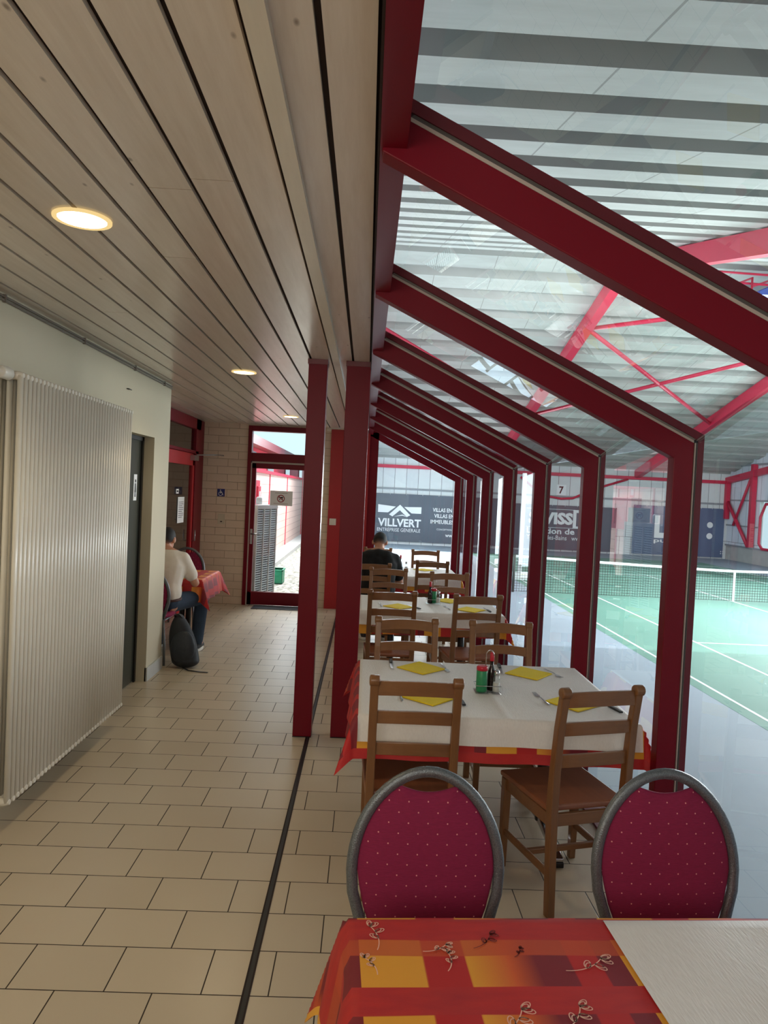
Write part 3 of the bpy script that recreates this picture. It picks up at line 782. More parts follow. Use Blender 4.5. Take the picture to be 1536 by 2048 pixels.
# front table (turned by 3 degrees)
R1 = .052; o1 = Vector((.005, 1.645, 0))
def t1(x, y): return (o1.x+x*math.cos(R1)-y*math.sin(R1), o1.y+x*math.sin(R1)+y*math.cos(R1))
c1 = t1(.66, -.5)
pedestal_table('front dining table under the red cloth at the bottom of the picture', 0, 1.32, -1, 0, .742, R1, (c1[0], c1[1], 0))
spots = [(-.60, .38, 1.2, .085, 1), (-.605, .30, 1.5, .06, 1), (-.50, .375, -.1, .06, 1), (-.455, .31, .9, .06, 1), (-.385, .385, .3, .07, 2), (-.30, .355, .5, .035, 2), (-.20, .31, -.1, .10, 1), (-.40, .13, .25, .10, 1), (-.27, .14, .3, .09, 1), (-.60, .03, 1.2, .09, 1)]
drape('tablecloth', [M['cloth'], M['print_light'], M['print_dark']], 0, 1.32, -1, 0, .7435, .24, 'red printed cloth with yellow squares on the front table', 'tablecloth', 'red printed tablecloths', .02, .012, 3,
      extra=lambda b: sprigs(b, .7435, spots), loc=(c1[0], c1[1], 0), rz=R1, cfl=.36)
drape('paper_runner', M['tpaper'], .61, 1.30, -.98, -.012, .7480, .04, 'white textured paper laid over the right half of the front table', 'table paper', 'white paper table covers', .03, 0, 1, dx=0, loc=(*t1(.955, -.5), 0), rz=R1)

TBL = [('nearest', 0.0, 1.30, 3.17, 4.20), ('middle', -.02, 1.22, 5.96, 6.84), ('far', -.02, 1.19, 8.52, 9.50)]
for i, (nm, x0, x1, y0, y1) in enumerate(TBL):
    pedestal_table('pedestal table under the %s white-papered place settings' % nm, x0, x1, y0, y1, .742)
    drape('tablecloth', M['cloth'], x0, x1, y0, y1, .7435, .185, 'red printed cloth hanging below the white paper of the %s laid table' % nm, 'tablecloth', 'red printed tablecloths', .03, .006, i*2+1, cfl=.42)
    drape('paper_runner', M['tpaper'], x0+.012, x1-.004, y0-.004, y1+.004, .7485, .115, 'white paper cover with yellow napkins on the %s laid table' % nm, 'table paper', 'white paper table covers', .015, .004, i+5, dx=.004, flare=.22, ridge=.02)
pedestal_table('small table under the red cloth where the man in white sits', -2.20, -1.67, 7.42, 8.28, .742)
drape('tablecloth', M['cloth'], -2.20, -1.67, 7.42, 8.28, .7435, .23, 'red cloth on the small table of the man in the white shirt', 'tablecloth', 'red printed tablecloths', .025, .012, 9, cfl=.5)
TZ = .7525

# napkins, cutlery
def napkin(label, x, y, rz, s=.2):
    o = thing('napkin', label, 'napkin', (x, y, TZ), rz, 'yellow napkins')
    b = new(); h = s/2
    prism(b, [(-h, -h), (h, -h), (h, h), (-h, h)], XY, 0, .0022)
    obj('lower_fold', b, M['napkin'], o)
    b = new(); prism(b, [(-h+.002, -h+.002), (h-.003, -h+.002), (h-.003, h-.003), (-h+.002, h-.002)], XY, .0024, .0048)
    for q in b.verts:
        if q.co.x > 0 and q.co.y > 0: q.co.z += .003
    obj('upper_fold', b, M['napkin'], o); return o
def fork(label, x, y, rz):
    o = thing('fork', label, 'fork', (x, y, TZ), rz, 'forks')
    b = new(); bar(b, [(0, -.10, .003), (0, -.05, .005), (0, .0, .007), (0, .03, .004)], [.014, .010, .006, .007], .002); obj('handle', b, M['steel'], o, smooth=True)
    b = new(); bar(b, [(0, .03, .004), (0, .045, .002), (0, .06, .002)], [.007, .024, .024], .002)
    for t in (-.009, -.003, .003, .009): bar(b, [(t, .058, .002), (t, .08, .003), (t, .10, .006)], [.004, .0035, .002], .0018)
    obj('tines', b, M['steel'], o); return o
def knife(label, x, y, rz):
    o = thing('knife', label, 'knife', (x, y, TZ), rz, 'black handled knives')
    b = new(); bar(b, [(0, -.11, .007), (0, -.06, .008), (0, -.0, .007)], [.018, .021, .017], [.009, .012, .010]); obj('handle', b, M['black'], o, bevel=.003)
    b = new(); prism(b, [(-.008, 0), (.008, 0), (.009, .07), (.004, .115), (-.004, .12), (-.008, .08)], XY, .005, .0065); obj('blade', b, M['steel'], o); return o
names = ['nearest', 'middle']
N0 = napkin('yellow napkin at the near left place of the nearest table', .355, 3.455, PI/4+.05)
F0 = fork('fork at the near left place of the nearest table', .213, 3.48, .03)
K0 = knife('knife at the near left place of the nearest table', .50, 3.44, .1)
K0.location.z = TZ
def setting(t, where, n, fk, kn, flip):
    dup(N0, (n[0], n[1], TZ), n[2], 'yellow napkin at the %s place of the %s table' % (where, t), 'yellow napkins')
    if fk: dup(F0, (fk[0], fk[1], TZ), fk[2], 'fork at the %s place of the %s table' % (where, t), 'forks')
    if kn: dup(K0, (kn[0], kn[1], TZ), kn[2], 'knife with black handle at the %s place of the %s table' % (where, t), 'black handled knives')
setting('nearest', 'near right', (1.07, 3.455, PI/4-.12), (.922, 3.51, .12), (1.232, 3.42, .25), 0)
setting('nearest', 'far left', (.36, 4.03, PI/4), (.50, 4.06, PI+.1), (.19, 4.10, PI), 1)
setting('nearest', 'far right', (.975, 4.01, PI/4+.1), (1.122, 4.035, PI+.25), (.825, 4.09, PI-.1), 1)
setting('middle', 'near left', (.33, 6.20, PI/4), (.17, 6.27, .05), (.46, 6.19, .5), 0)
setting('middle', 'near right', (.96, 6.19, PI/4+.1), (.76, 6.25, .15), (1.11, 6.2, .1), 0)
setting('middle', 'far left', (.26, 6.67, PI/4), None, (.40, 6.70, PI+1.2), 1)
setting('middle', 'far right', (.82, 6.66, PI/4), (.96, 6.62, 1.3), (.68, 6.68, PI-.6), 1)
setting('far', 'far right', (.80, 9.30, PI/4), (.94, 9.34, PI+.2), None, 1)
setting('far', 'near right', (.84, 8.78, PI/4), None, (.98, 8.74, .1), 0)

# cruets
def caddy(label, x, y):
    o = thing('condiment_caddy', label, 'caddy', (x, y, TZ), 0, 'condiment caddies')
    b = new(); bb(b, -.066, .066, -.045, .045, 0, .006); obj('tray', b, M['clear'], o, bevel=.002)
    b = new(); tube(b, [(-.012, 0, .006), (-.012, 0, .19)] + [(-.012+.024*(1-math.cos(a))/2*1.6, 0, .19+.026*math.sin(a)) for a in (.5, 1.1, 1.6, 2.1, 2.7)] + [(.028, 0, .188)], .0024, 8)
    pts = [(-.064, -.043, .04), (.064, -.043, .04), (.064, .043, .04), (-.064, .043, .04)]; tube(b, pts, .002, 6, closed=True)
    obj('wire_handle', b, M['chrome'], o); return o
def canister(label, x, y):
    o = thing('seasoning_canister', label, 'seasoning', (x, y, TZ+.0065), 0, 'seasoning canisters')
    b = new(); lathe(b, [(.026, 0), (.028, .004), (.028, .105), (.026, .108)], seg=22); obj('body', b, M['green_can'], o)
    b = new(); lathe(b, [(.0285, .108), (.0285, .125), (.024, .13)], seg=22); obj('lid', b, M['red_cap'], o); return o
def sauce(label, x, y):
    o = thing('sauce_bottle', label, 'bottle', (x, y, TZ+.0065), 0, 'sauce bottles')
    b = new(); lathe(b, [(.02, 0), (.022, .005), (.022, .075), (.018, .1), (.009, .125), (.009, .15)], seg=18); obj('body', b, M['sauce'], o)
    b = new(); lathe(b, [(.0105, .15), (.011, .155), (.011, .19), (.008, .195)], seg=14); obj('cap', b, M['red_cap'], o); return o
def shaker(label, x, y, m, name='salt_shaker'):
    o = thing(name, label, 'shaker', (x, y, TZ+.0065), 0, 'glass shakers')
    b = new(); lathe(b, [(.02, 0), (.021, .003), (.017, .07), (.013, .085)], seg=16); obj('glass_body', b, M['clear'], o)
    b = new(); lathe(b, [(.0175, .004), (.016, .05)], seg=16); obj('filling', b, m, o)
    b = new(); lathe(b, [(.0135, .085), (.0145, .088), (.0145, .108), (.006, .115)], seg=14); obj('cap', b, M['chrome'], o); return o
cx, cy = .665, 3.60
cad = caddy('condiment caddy with looped wire handle on the nearest table', cx, cy)
can = canister('green seasoning canister with red lid in the caddy on the nearest table', cx-.032, cy-.012)
sau = sauce('dark sauce bottle with red cap in the caddy on the nearest table', cx+.022, cy+.018)
shk = shaker('salt shaker with chrome cap in the caddy on the nearest table', cx+.042, cy-.022, M['salt'])
x, y = .655, 6.47
dup(cad, (x, y, TZ), 0, 'condiment caddy in the centre of the middle table'); dup(sau, (x-.03, y-.015, TZ+.0065), 0, 'dark sauce bottle with red cap on the middle table')
dup(can, (x+.005, y+.012, TZ+.0065), 0, 'seasoning canister between bottle and shaker on the middle table'); dup(shk, (x+.045, y-.02, TZ+.0065), 0, 'salt shaker at the right of the caddy on the middle table')
x, y = .50, 9.1
dup(cad, (x+.02, y, TZ), 0, 'condiment caddy in front of the man in black on the far table'); dup(sau, (x-.02, y, TZ+.0065), 0, 'dark sauce bottle beside the man in black on the far table')
dup(shk, (x+.055, y-.015, TZ+.0065), 0, 'salt shaker beside the sauce bottle on the far table')

# ------------------------------------------------------------------ people (seated, facing +y in local space)
def hand(b, wrist, fwd, up, side):
    """palm, four unequal bent fingers and a thumb leaving the side of the palm"""
    w = Vector(wrist); f = Vector(fwd).normalized(); u = Vector(up); u = (u-f*u.dot(f)).normalized(); s = f.cross(u)*side
    for k in (-.026, -.009, .009, .026): cone(b, w+s*k*.6, .016, w+f*.085+s*k, .0125, 8)
    for k, L in ((-.029, .062), (-.010, .078), (.009, .084), (.028, .074)):
        a = w+f*.088+s*k; m = a+f*L*.5-u*.008; e = m+f*L*.42-u*.026
        cone(b, a, .0088, m, .0082, 8); cone(b, m, .0082, e, .0068, 8)
    a = w+f*.03+s*.026; m = a+f*.035+s*.026-u*.008; e = m+f*.034+s*.006-u*.012
    cone(b, a, .0125, m, .0100, 8); cone(b, m, .0100, e, .008, 8)
def person(label, loc, rz, tee, headrot, P, hands=True, trousers='jeans'):
    o = thing('person', label, 'person', loc, rz)
    V = lambda k: Vector(P[k])
    # body
    b = new()
    for s in (-1, 1):
        cone(b, (s*.085, V('pelvis').y, V('pelvis').z), .11, (s*.08, V('waist').y, V('waist').z), .10)
        cone(b, (s*.08, V('waist').y, V('waist').z), .10, (s*.095, V('chest').y, V('chest').z), .115)
        sh = V('shoulder_r' if s > 0 else 'shoulder_l'); el = V('elbow_r' if s > 0 else 'elbow_l'); wr = V('wrist_r' if s > 0 else 'wrist_l')
        cone(b, (s*.08, V('chest').y, V('chest').z+.05), .10, sh, .06)
        cone(b, (s*.02, V('neck').y-.02, V('neck').z-.01), .055, sh+Vector((0, 0, .0)), .05)
        cone(b, sh, .058, el, .043); cone(b, el, .043, wr, .028)
        hip = Vector((s*.095, V('pelvis').y+.02, V('pelvis').z)); kn = V('knee_r' if s > 0 else 'knee_l'); an = V('ankle_r' if s > 0 else 'ankle_l')
        cone(b, hip, .09, kn, .06); cone(b, kn, .06, kn.lerp(an, .35), .055); cone(b, kn.lerp(an, .35), .055, an, .038)
        cone(b, an, .038, an+Vector((s*.01, .15, -.05)), .03)
        if hands: hand(b, wr, wr-el+Vector((0, .05, 0)), (0, 0, 1), -s)
    H = Matrix.Translation(V('head')) @ Euler(headrot).to_matrix().to_4x4()
    hp = lambda x, y, z: H @ Vector((x, y, z))
    R = H.to_3x3().to_4x4()
    cone(b, V('neck')-Vector((0, .01, .05)), .062, hp(0, -.015, -.05), .054)
    ball(b, hp(0, -.005, .02), (.076, .096, .098), 20, 0, R); ball(b, hp(0, .03, -.045), (.058, .068, .07), 16, 0, R)
    ball(b, hp(0, .055, -.085), (.03, .028, .022), 10, 0, R)
    cone(b, hp(0, .092, .005), .009, hp(0, .112, -.028), .014, 8)
    for s in (-1, 1):
        ball(b, hp(s*.080, -.008, -.008), (.014, .022, .034), 12, 0, R); ball(b, hp(s*.03, .083, .03), (.022, .012, .007), 8, 0, R)
    for z, q in ((-.052, .010), (-.062, .011)): ball(b, hp(0, .095, z), (.024, .008, .006), 8, 0, R)
    obj('body', remeshed(b, .0065, 5), M['skin'], o)
    b = new()
    for s in (-1, 1):
        ball(b, hp(s*.03, .083, .014), (.012, .008, .008), 10, 0, R)
        ball(b, hp(s*.03, .0905, .014), (.005, .003, .005), 8, 1, R)
    obj('eyes', b, [M['sign_white'], M['ink']], o)
    # close-cropped hair, thinning out towards ears and nape
    b = new()
    ball(b, hp(0, -.010, .018), (.081, .098, .108), 32, 0, R)
    low = lambda l: -.062 if l.y < -.045 else (-.062+(l.y+.045)/.06*.065 if l.y < .015 else (.003+(l.y-.015)/.045*.075))
    for vv in list(b.verts):
        l = H.inverted() @ vv.co
        if l.z < low(l)-.008: b.verts.remove(vv)
    for e in [e for e in b.verts if not e.link_faces]: b.verts.remove(e)
    fl = b.verts.layers.float.new('fade')
    for vv in b.verts:
        l = H.inverted() @ vv.co; vv[fl] = max(0, min(1, (l.z-low(l))/.06))
        vv.co += (H @ Vector((0, 0, .02))-vv.co)*(.035*(1-vv[fl]))
    obj('hair', b, M['hair'], o, smooth=True)
    # T shirt
    b = new()
    cone(b, (0, V('pelvis').y-.005, V('pelvis').z+.10), .128, (0, V('waist').y, V('waist').z), .122); cone(b, (0, V('waist').y, V('waist').z), .122, (0, V('chest').y, V('chest').z), .132)
    cone(b, (0, V('chest').y, V('chest').z), .130, (0, V('chest').y+.01, V('chest').z+.07), .105)
    for s in (-1, 1):
        cone(b, (s*.085, V('pelvis').y-.005, V('pelvis').z+.10), .128, (s*.08, V('waist').y, V('waist').z), .118)
        cone(b, (s*.08, V('waist').y, V('waist').z), .118, (s*.097, V('chest').y, V('chest').z), .128)
        sh = V('shoulder_r' if s > 0 else 'shoulder_l'); el = V('elbow_r' if s > 0 else 'elbow_l')
        cone(b, (s*.085, V('chest').y, V('chest').z+.05), .113, sh, .072)
        cone(b, (s*.03, V('neck').y-.025, V('neck').z-.03), .058, sh+Vector((0, 0, .004)), .06)
        m = sh.lerp(el, .68); cone(b, sh, .072, m, .069)
    obj('t_shirt', remeshed(b, .011, 12), M[tee], o)
    # trousers
    b = new()
    for s in (-1, 1):
        hip = Vector((s*.095, V('pelvis').y+.02, V('pelvis').z)); kn = V('knee_r' if s > 0 else 'knee_l'); an = V('ankle_r' if s > 0 else 'ankle_l')
        cone(b, (s*.08, V('pelvis').y-.01, V('pelvis').z+.02), .118, hip, .108); cone(b, hip, .104, kn, .076); cone(b, kn, .076, kn.lerp(an, .4), .070); cone(b, kn.lerp(an, .4), .07, an+Vector((0, 0, .01)), .062)
    obj('trousers', remeshed(b, .011, 6), M[trousers], o)
    b = new(); c = Vector((0, V('pelvis').y-.004, V('pelvis').z+.045))
    pts = [c+Vector((.197*math.cos(a), .130*math.sin(a), .012*math.sin(a))) for a in [2*PI*i/28 for i in range(28)]]
    tube(b, pts, .015, 8, closed=True); obj('belt', b, M['belt'], o)
    for s in (-1, 1):
        an = V('ankle_r' if s > 0 else 'ankle_l'); b = new()
        cone(b, an+Vector((0, -.01, -.01)), .047, an+Vector((0, .07, -.045)), .043); cone(b, an+Vector((0, -.03, -.045)), .038, an+Vector((s*.012, .15, -.055)), .036)
        sh = obj('shoe', remeshed(b, .008, 5), M['shoe'], o)
        b = new(); c = an+Vector((s*.006, .06, 0))
        prism(b, [(c.x+.046*math.cos(a)*(1-.15*math.sin(a)), c.y+.145*math.sin(a)) for a in [2*PI*i/22 for i in range(22)]], XY, .002, .03); obj('sole', b, M['sole'], sh, bevel=.005)
    return o
P2 = dict(pelvis=(0, 0, .545), waist=(0, .02, .72), chest=(0, .10, .93), neck=(0, .17, 1.075), head=(.015, .245, 1.165),
          shoulder_r=(.19, .125, .985), shoulder_l=(-.19, .125, .985), elbow_r=(.265, .22, .70), elbow_l=(-.26, .25, .70), wrist_r=(.16, .46, .795), wrist_l=(-.14, .46, .795),
          knee_r=(.13, .44, .53), knee_l=(-.13, .44, .53), ankle_r=(.12, .42, .09), ankle_l=(-.12, .40, .09))
person('man in a black t-shirt seated with head bent, back to us, at the far table', (.17, 7.99, 0), 0, 'tee_black', (-.75, .0, -.10), P2)
P1 = dict(P2); P1.update(chest=(0, .07, .91), neck=(0, .11, 1.07), head=(0, .165, 1.165), shoulder_r=(.185, .09, .985), shoulder_l=(-.185, .09, .985),
          elbow_r=(.30, .16, .735), wrist_r=(.17, .44, .79), elbow_l=(-.25, .2, .735), knee_r=(.31, .46, .545), ankle_r=(.30, .34, .09), knee_l=(-.15, .46, .535))
person('man in a white t-shirt and jeans seated at the small red table', (-2.0, 7.10, 0), 0, 'tee_white', (-.35, 0, -.15), P1)

# backpack leaning by the chair
o = thing('backpack', 'black backpack standing on the tiles at the end of the plaster wall', 'backpack', (-1.66, 6.74, 0))
b = new()
for i in range(14):
    t = i/13; z = .07+t*.37; w = .135*math.sqrt(max(.05, 1-(max(0, t-.25)/.82)**2)); ball(b, (.02-.075*t, 0, z), (w, .10-.03*t, .07), 16)
me = remeshed(b, .009, 14)
zmin = min(v.co.z for v in me.vertices)
for v in me.vertices:
    v.co.z = max(.004, v.co.z-zmin*.9)
obj('bag_body', me, M['bag'], o)
b = new(); ball(b, (.005, -.062, .20), (.118, .05, .165), 18); obj('front_pocket', remeshed(b, .009, 4), M['bag2'], o)
b = new(); tube(b, [(-.07, -.02, .47), (-.085, -.05, .50), (-.045, -.06, .515), (-.02, -.03, .475)], .008, 8); obj('grab_loop', b, M['black'], o)
b = new(); bar(b, [(.02, -.09, .02), (.08, -.13, .006), (.18, -.16, .005), (.27, -.17, .005)], .02, .004, 0, (0, 1, 0)); obj('strap', b, M['black'], o)

# ------------------------------------------------------------------ tennis hall
FZ = -.945; YB = 37.4; XR = 19.3; YR = 18.8
b = new(); bb(b, -.35, XR+.3, YS-1, YB+.3, FZ-.2, FZ); 
def flat(b, x0, x1, y0, y1, mi, z=.004): bb(b, x0, x1, y0, y1, FZ, FZ+z, mi)
flat(b, 5.05, 16.5, 6.0, 34.2, 1, .002)
L = .05
for x in (5.28, 6.70, 14.9, 16.25): flat(b, x-L/2, x+L/2, 8.43, 32.2, 2)
for y in (8.43, 32.2): flat(b, 5.28, 16.25, y-.05, y+.05, 2)
for y in (13.9, 26.7): flat(b, 6.7, 14.9, y-L/2, y+L/2, 2)
flat(b, 10.80-L/2, 10.80+L/2, 13.9, 26.7, 2)
struct('floor_hall', b, [M['apron'], M['court'], M['net_white']])
# ribbed gable roof: ridge across the court
def roof_profile():
    pts = []; per = 1.08; s = .25
    def h(y): return (8.22-abs(y-YR)*s)
    y = YS-1
    while y < YB+.4:
        for dy, dz in ((0, 0), (.60, 0), (.68, .20), (.99, .20)):
            yy = y+dy; pts.append((yy, h(yy)+dz))
        y += per
    return pts
pr = roof_profile(); b = new()
A = [[b.verts.new((x, y, z)) for y, z in pr] for x in (-.4, XR+.4)]
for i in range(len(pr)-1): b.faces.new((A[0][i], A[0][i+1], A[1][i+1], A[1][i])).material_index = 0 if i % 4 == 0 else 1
B_ = [[b.verts.new((x, y, z+.25)) for y, z in pr] for x in (-.4, XR+.4)]
for i in range(len(pr)-1): b.faces.new((B_[0][i], B_[1][i], B_[1][i+1], B_[0][i+1]))
struct('ceiling_hall', b, [M['roof'], M['roof_recess_shade']])
b = new(); bb(b, -.4, XR+.3, YB, YB+.2, FZ, 4.4); struct('wall_hall_back', b, M['clad_back'])
b = new(); bb(b, -.4, XR+.3, YB-.05, YB, 1.92, 2.02); bb(b, -.4, XR, YB-.12, YB-.0, 3.05, 3.22, 1); struct('trim_7', b, [M['hall_steel'], M['hall_red']])
# right wall: cladding with a window, plinth
b = new(); x = XR
bb(b, x, x+.2, YS-1, YB, FZ, -.175, 1)
bb(b, x, x+.2, 34.35, YB, -.175, 8.5); bb(b, x, x+.2, YS-1, 34.35, 2.15, 8.5); bb(b, x, x+.2, YS-1, 28, -.175, 2.15)
struct('wall_hall_right', b, [M['clad_side'], M['concrete']])
b = new(); bb(b, x-.06, x, YS, YB, -.21, -.13); bb(b, x-.06, x, YS, YB, 2.16, 2.24); bb(b, x-.06, x, 34.4, YB, .85, .92); bb(b, x-.06, x, YS, YB, 3.95, 4.05); struct('trim_8', b, M['hall_steel'])
w = empty('window_20', (0, 0, 0)); w['kind'] = 'structure'
b = new(); P = [(34.15, 1.4), (33.75, 2.05), (29.6, 2.05), (29.2, 1.4), (29.2, .1), (29.5, -.14), (33.85, -.14), (34.15, .1)]
tube(b, [(x-.05, a, c) for a, c in P], .07, 8, closed=True); obj('window_frame', b, M['hall_red'], w)
b = new(); quad(b, [(28, -.175), (34.35, -.175), (34.35, 2.15), (28, 2.15)], YZ, x+.02); obj('window_pane', b, M['glass'], w)
b = new(); bb(b, XR+1, XR+40, 10, 50, -1.3, -1.2); struct('ground_outside', b, M['grass'])
# hall side wall to the alley, above the dining roof and behind the camera
b = new(); bb(b, -.45, -.3, YE+.22, YB, FZ, 8.5); bb(b, -.45, -.3, YS-1, YE+.22, 2.84, 8.5); struct('wall_hall_left', b, M['clad_side'])
b = new(); bb(b, 1.6, XR+.3, YS-1.2, YS-1, FZ, 4.2); bb(b, -.4, 1.6, YS-1.2, YS-1, 2.8, 4.2); struct('wall_hall_front', b, M['clad_back'])
# wall below dining floor edge
b = new(); bb(b, -.3, 1.47, PY(8)+.07, PY(8)+.2, FZ, -.0); bb(b, 1.447, 1.47, YS, PY(8)+.2, FZ, -.01); struct('wall_plinth', b, M['concrete'])
# steel rafters, braces and wall columns
tn = 9
def hz(y): return 8.22-abs(y-YR)*.25
for xr in (-.05+1.8*0+6.62, 14.3):
    b = new()
    bar(b, [(xr, YS, hz(YS)-.24), (xr, YR, hz(YR)-.24)], .28, .42); bar(b, [(xr, YR, hz(YR)-.24), (xr, YB, hz(YB)-.24)], .28, .42)
    tn += 1; struct('trim_%d' % tn, b, M['hall_red'])
def brace(p, q, r=.07):
    global tn
    b = new(); tube(b, [p, q], r, 10); tn += 1; struct('trim_%d' % tn, b, M['hall_red'])
br = lambda x, y: (x, y, hz(y)-.32)
for (a, c) in (((6.62, 22.0), (14.3, 29.5)), ((6.62, 29.5), (14.3, 22.0)), ((6.62, 22.0), (14.3, 18.8)), ((6.62, 29.5), (-.3, 22))): brace(br(*a), br(*c))
for y0, y1 in ((34.55, 34.8),):
    pass
b = new(); bar(b, [(XR-.16, YB-.15, .2+1.0), (XR-.16, YB-.15, 3.2)], .22, .22); tn += 1; struct('trim_%d' % tn, b, M['hall_red'])
b = new(); bar(b, [(XR-.16, 34.75, -.12), (XR-.16, 34.75, 4.0)], .24, .22); tn += 1; struct('trim_%d' % tn, b, M['hall_red'])
b = new(); bar(b, [(XR-.14, YB, hz(YB)-.35), (XR-.14, YS, hz(YB)-.35+(YB-YR)*.25)], .22, .32); tn += 1
bb(b, XR-.2, XR-.05, YR, YR+.1, 3, 4); struct('trim_%d' % tn, b, M['hall_red'])
brace((XR-.14, YB-.1, 2.2), (XR-.14, 35.0, -.1), .09); brace((XR-.14, 36.5, .9), (XR-.14, 34.9, 3.55), .07)
b = new(); tube(b, [(8.1, YB-.1, 2.9), (9.2, YB-.1, 2.05), (9.55, YB-.1, 1.95), (10.3, YB-.1, 1.85), (10.9, YB-.1, 1.9), (12.2, YB-.1, 2.5), (13.8, YB-.1, 3.05)], .06, 8); tn += 1; struct('trim_%d' % tn, b, M['hall_red'])

# banners
def banner(label, x0, x1, z0, z1, mat, fill, y=YB-.10):
    o = thing('banner', label, 'banner', (0, y, 0), 0, 'advertising banners')
    b = new(); n = 40; A = []; 
    for j in range(2):
        A.append([b.verts.new((x0+(x1-x0)*i/n, .012*math.sin(i*1.3)+.0, (z0, z1)[j])) for i in range(n+1)])
    for i in range(n): b.faces.new((A[0][i], A[0][i+1], A[1][i+1], A[1][i]))
    q = obj('sheet', b, mat, o, smooth=True)
    b = new(); fill(b); obj('lettering', b, [M['sign_white'], mat], o)
    b = new()
    for i in range(9):
        xx = x0+.1+(x1-x0-.2)*i/8; tube(b, [(xx, .0, z1-.05), (xx, .03, z1+.22)], .008, 6)
    obj('tie', b, M['net_white'], o)
    return o
D = -.025
def f(b):
    xa, xb, xm = .65, 2.93, 1.80
    quad(b, [(xa, .70), (1.27, .70), (1.62, 1.02), (xa, 1.11)], XZ, D); quad(b, [(xb, .70), (2.35, .70), (2.0, 1.02), (xb, 1.05)], XZ, D)
    quad(b, [(1.24, .60), (1.42, .50), (xm, .84), (xm, 1.14)], XZ, D-.002); quad(b, [(2.36, .60), (2.18, .50), (xm, .84), (xm, 1.14)], XZ, D-.002)
    quad(b, [(1.24, .64), (1.18, .70), (xm, 1.20), (xm, 1.13)], XZ, D-.004, 1); quad(b, [(2.36, .64), (2.42, .70), (xm, 1.20), (xm, 1.13)], XZ, D-.004, 1)
    quad(b, [(1.5, .5), (1.95, .62), (2.2, .5), (1.95, .56)], XZ, D-.001)
    text_bm(b, 'VILLVERT', XZ, .67, 2.94, -.03, .39, D, 0, .03)
    text_bm(b, 'ENTREPRISE GENERALE', XZ, .65, 2.92, -.29, -.11, D)
    text_bm(b, 'VILLAS EN OS', XZ, 3.53, 4.9, .84, 1.05, D, 0, .02); text_bm(b, 'ON', XZ, 6.02, 6.45, .80, 1.0, D, 0, .02)
    text_bm(b, 'VILLAS EN TE', XZ, 3.62, 5.0, .53, .74, D, 0, .02); text_bm(b, 'E', XZ, 5.98, 6.15, .50, .7, D, 0, .02)
    text_bm(b, 'IMMEUBLES', XZ, 3.44, 4.65, .22, .43, D, 0, .02); text_bm(b, '|', XZ, 4.82, 4.85, .17, .43, D); text_bm(b, 'EN', XZ, 5.95, 6.4, .18, .4, D, 0, .02)
    text_bm(b, 'CONCEPTION - CONST', XZ, 3.78, 5.1, -.12, -.03, D)
    text_bm(b, 'www.vi', XZ, 4.25, 5.0, -.46, -.28, D, 0, .015)
banner('dark grey banner lettered VILLVERT with a white roof emblem, behind the far table', .30, 7.35, -.80, 1.70, M['banner'], f)
def f(b):
    bb(b, 8.5, 12.0, D, D+.002, 1.27, 1.29); bb(b, 8.5, 12.0, D, D+.002, .30, .32)
    text_bm(b, 'SWISS', XZ, 8.62, 10.98, .48, 1.12, D, 0, .05)
    quad(b, [(10.98, .33), (12.1, .33), (12.1, 1.27), (10.98, 1.27)], XZ, D); text_bm(b, 'L', XZ, 11.15, 11.62, .42, 1.14, D-.004, 1, .05)
    text_bm(b, 'Location de na', XZ, 8.55, 11.75, -.03, .28, D, 0, .025)
    text_bm(b, 'Yverdon-les-Bains   www.s', XZ, 8.55, 11.75, -.34, -.10, D, 0, .005)
banner('dark grey banner lettered SWISSL and Location, behind the net left half', 7.75, 13.3, -.85, 1.50, M['banner'], f)
def f(b):
    quad(b, [(15.35, .02), (15.62, .02), (15.62, 1.22), (15.35, 1.22)], XZ, D); quad(b, [(15.62, .02), (16.3, .02), (16.3, .3), (15.62, .3)], XZ, D)
    text_bm(b, 'publi', XZ, 15.35, 16.6, -.28, .0, D, 0, .02)
    for zz in (.83, .24): disc(b, 18.32, zz, .16, XZ, D, 0, 22)
    for dx in (0, .11):
        for dz in (0, .11): disc(b, 18.98+dx, -.66+dz, .032, XZ, D, 0, 10)
banner('blue-grey banner with two white dots in the far right corner of the hall', 14.2, 19.1, -.87, 1.72, M['banner_blue'], f)
def f(b): text_bm(b, '7', XZ, -.12, .12, -.2, .2, -.006, 1, .03); quad(b, [(-.25, -.28), (.25, -.28), (.25, .28), (-.25, .28)], XZ, -.003, 0)
notice('number_sign', 'white court number sign reading 7 high on the hall back wall', f, [M['sign_white'], M['ink']], (10.3, YB-.02, 2.31), 'sign')

# tennis net
NY = 20.32; o = thing('tennis_net', 'tennis net with white top tape stretched across the green court', 'net', (10.8, NY, FZ))
xl, xr = -6.42, 6.42
def ntop(x): return .914+.156*(abs(x)/6.42)**1.3
b = new(); step = .075
xx = xl
def strand(b, p, q, w, ax):
    p, q = Vector(p), Vector(q); s = Vector((1, 0, 0) if ax else (0, 0, 1))*w/2
    b.faces.new([b.verts.new(v) for v in (p-s, p+s, q+s, q-s)])
while xx < 5.0:
    strand(b, (xx, 0, .02), (xx, 0, ntop(xx)-.05), .009, 1); xx += step
zz = .03
while zz < 1.0:
    N = 16
    for i in range(N):
        a, c = xl+(5-xl)*i/N, xl+(5-xl)*(i+1)/N
        if zz < min(ntop(a), ntop(c))-.04: strand(b, (a, 0, zz), (c, 0, zz), .009, 0)
    zz += step
n_ = obj('mesh', b, M['ink'], o); n_['kind'] = 'stuff'
b = new(); P = [xl+(xr-xl)*i/24 for i in range(25)]
bar(b, [(p, 0, ntop(p)-.03) for p in P], .02, .07, 0, (0, 1, 0)); obj('top_tape', b, M['net_white'], o)
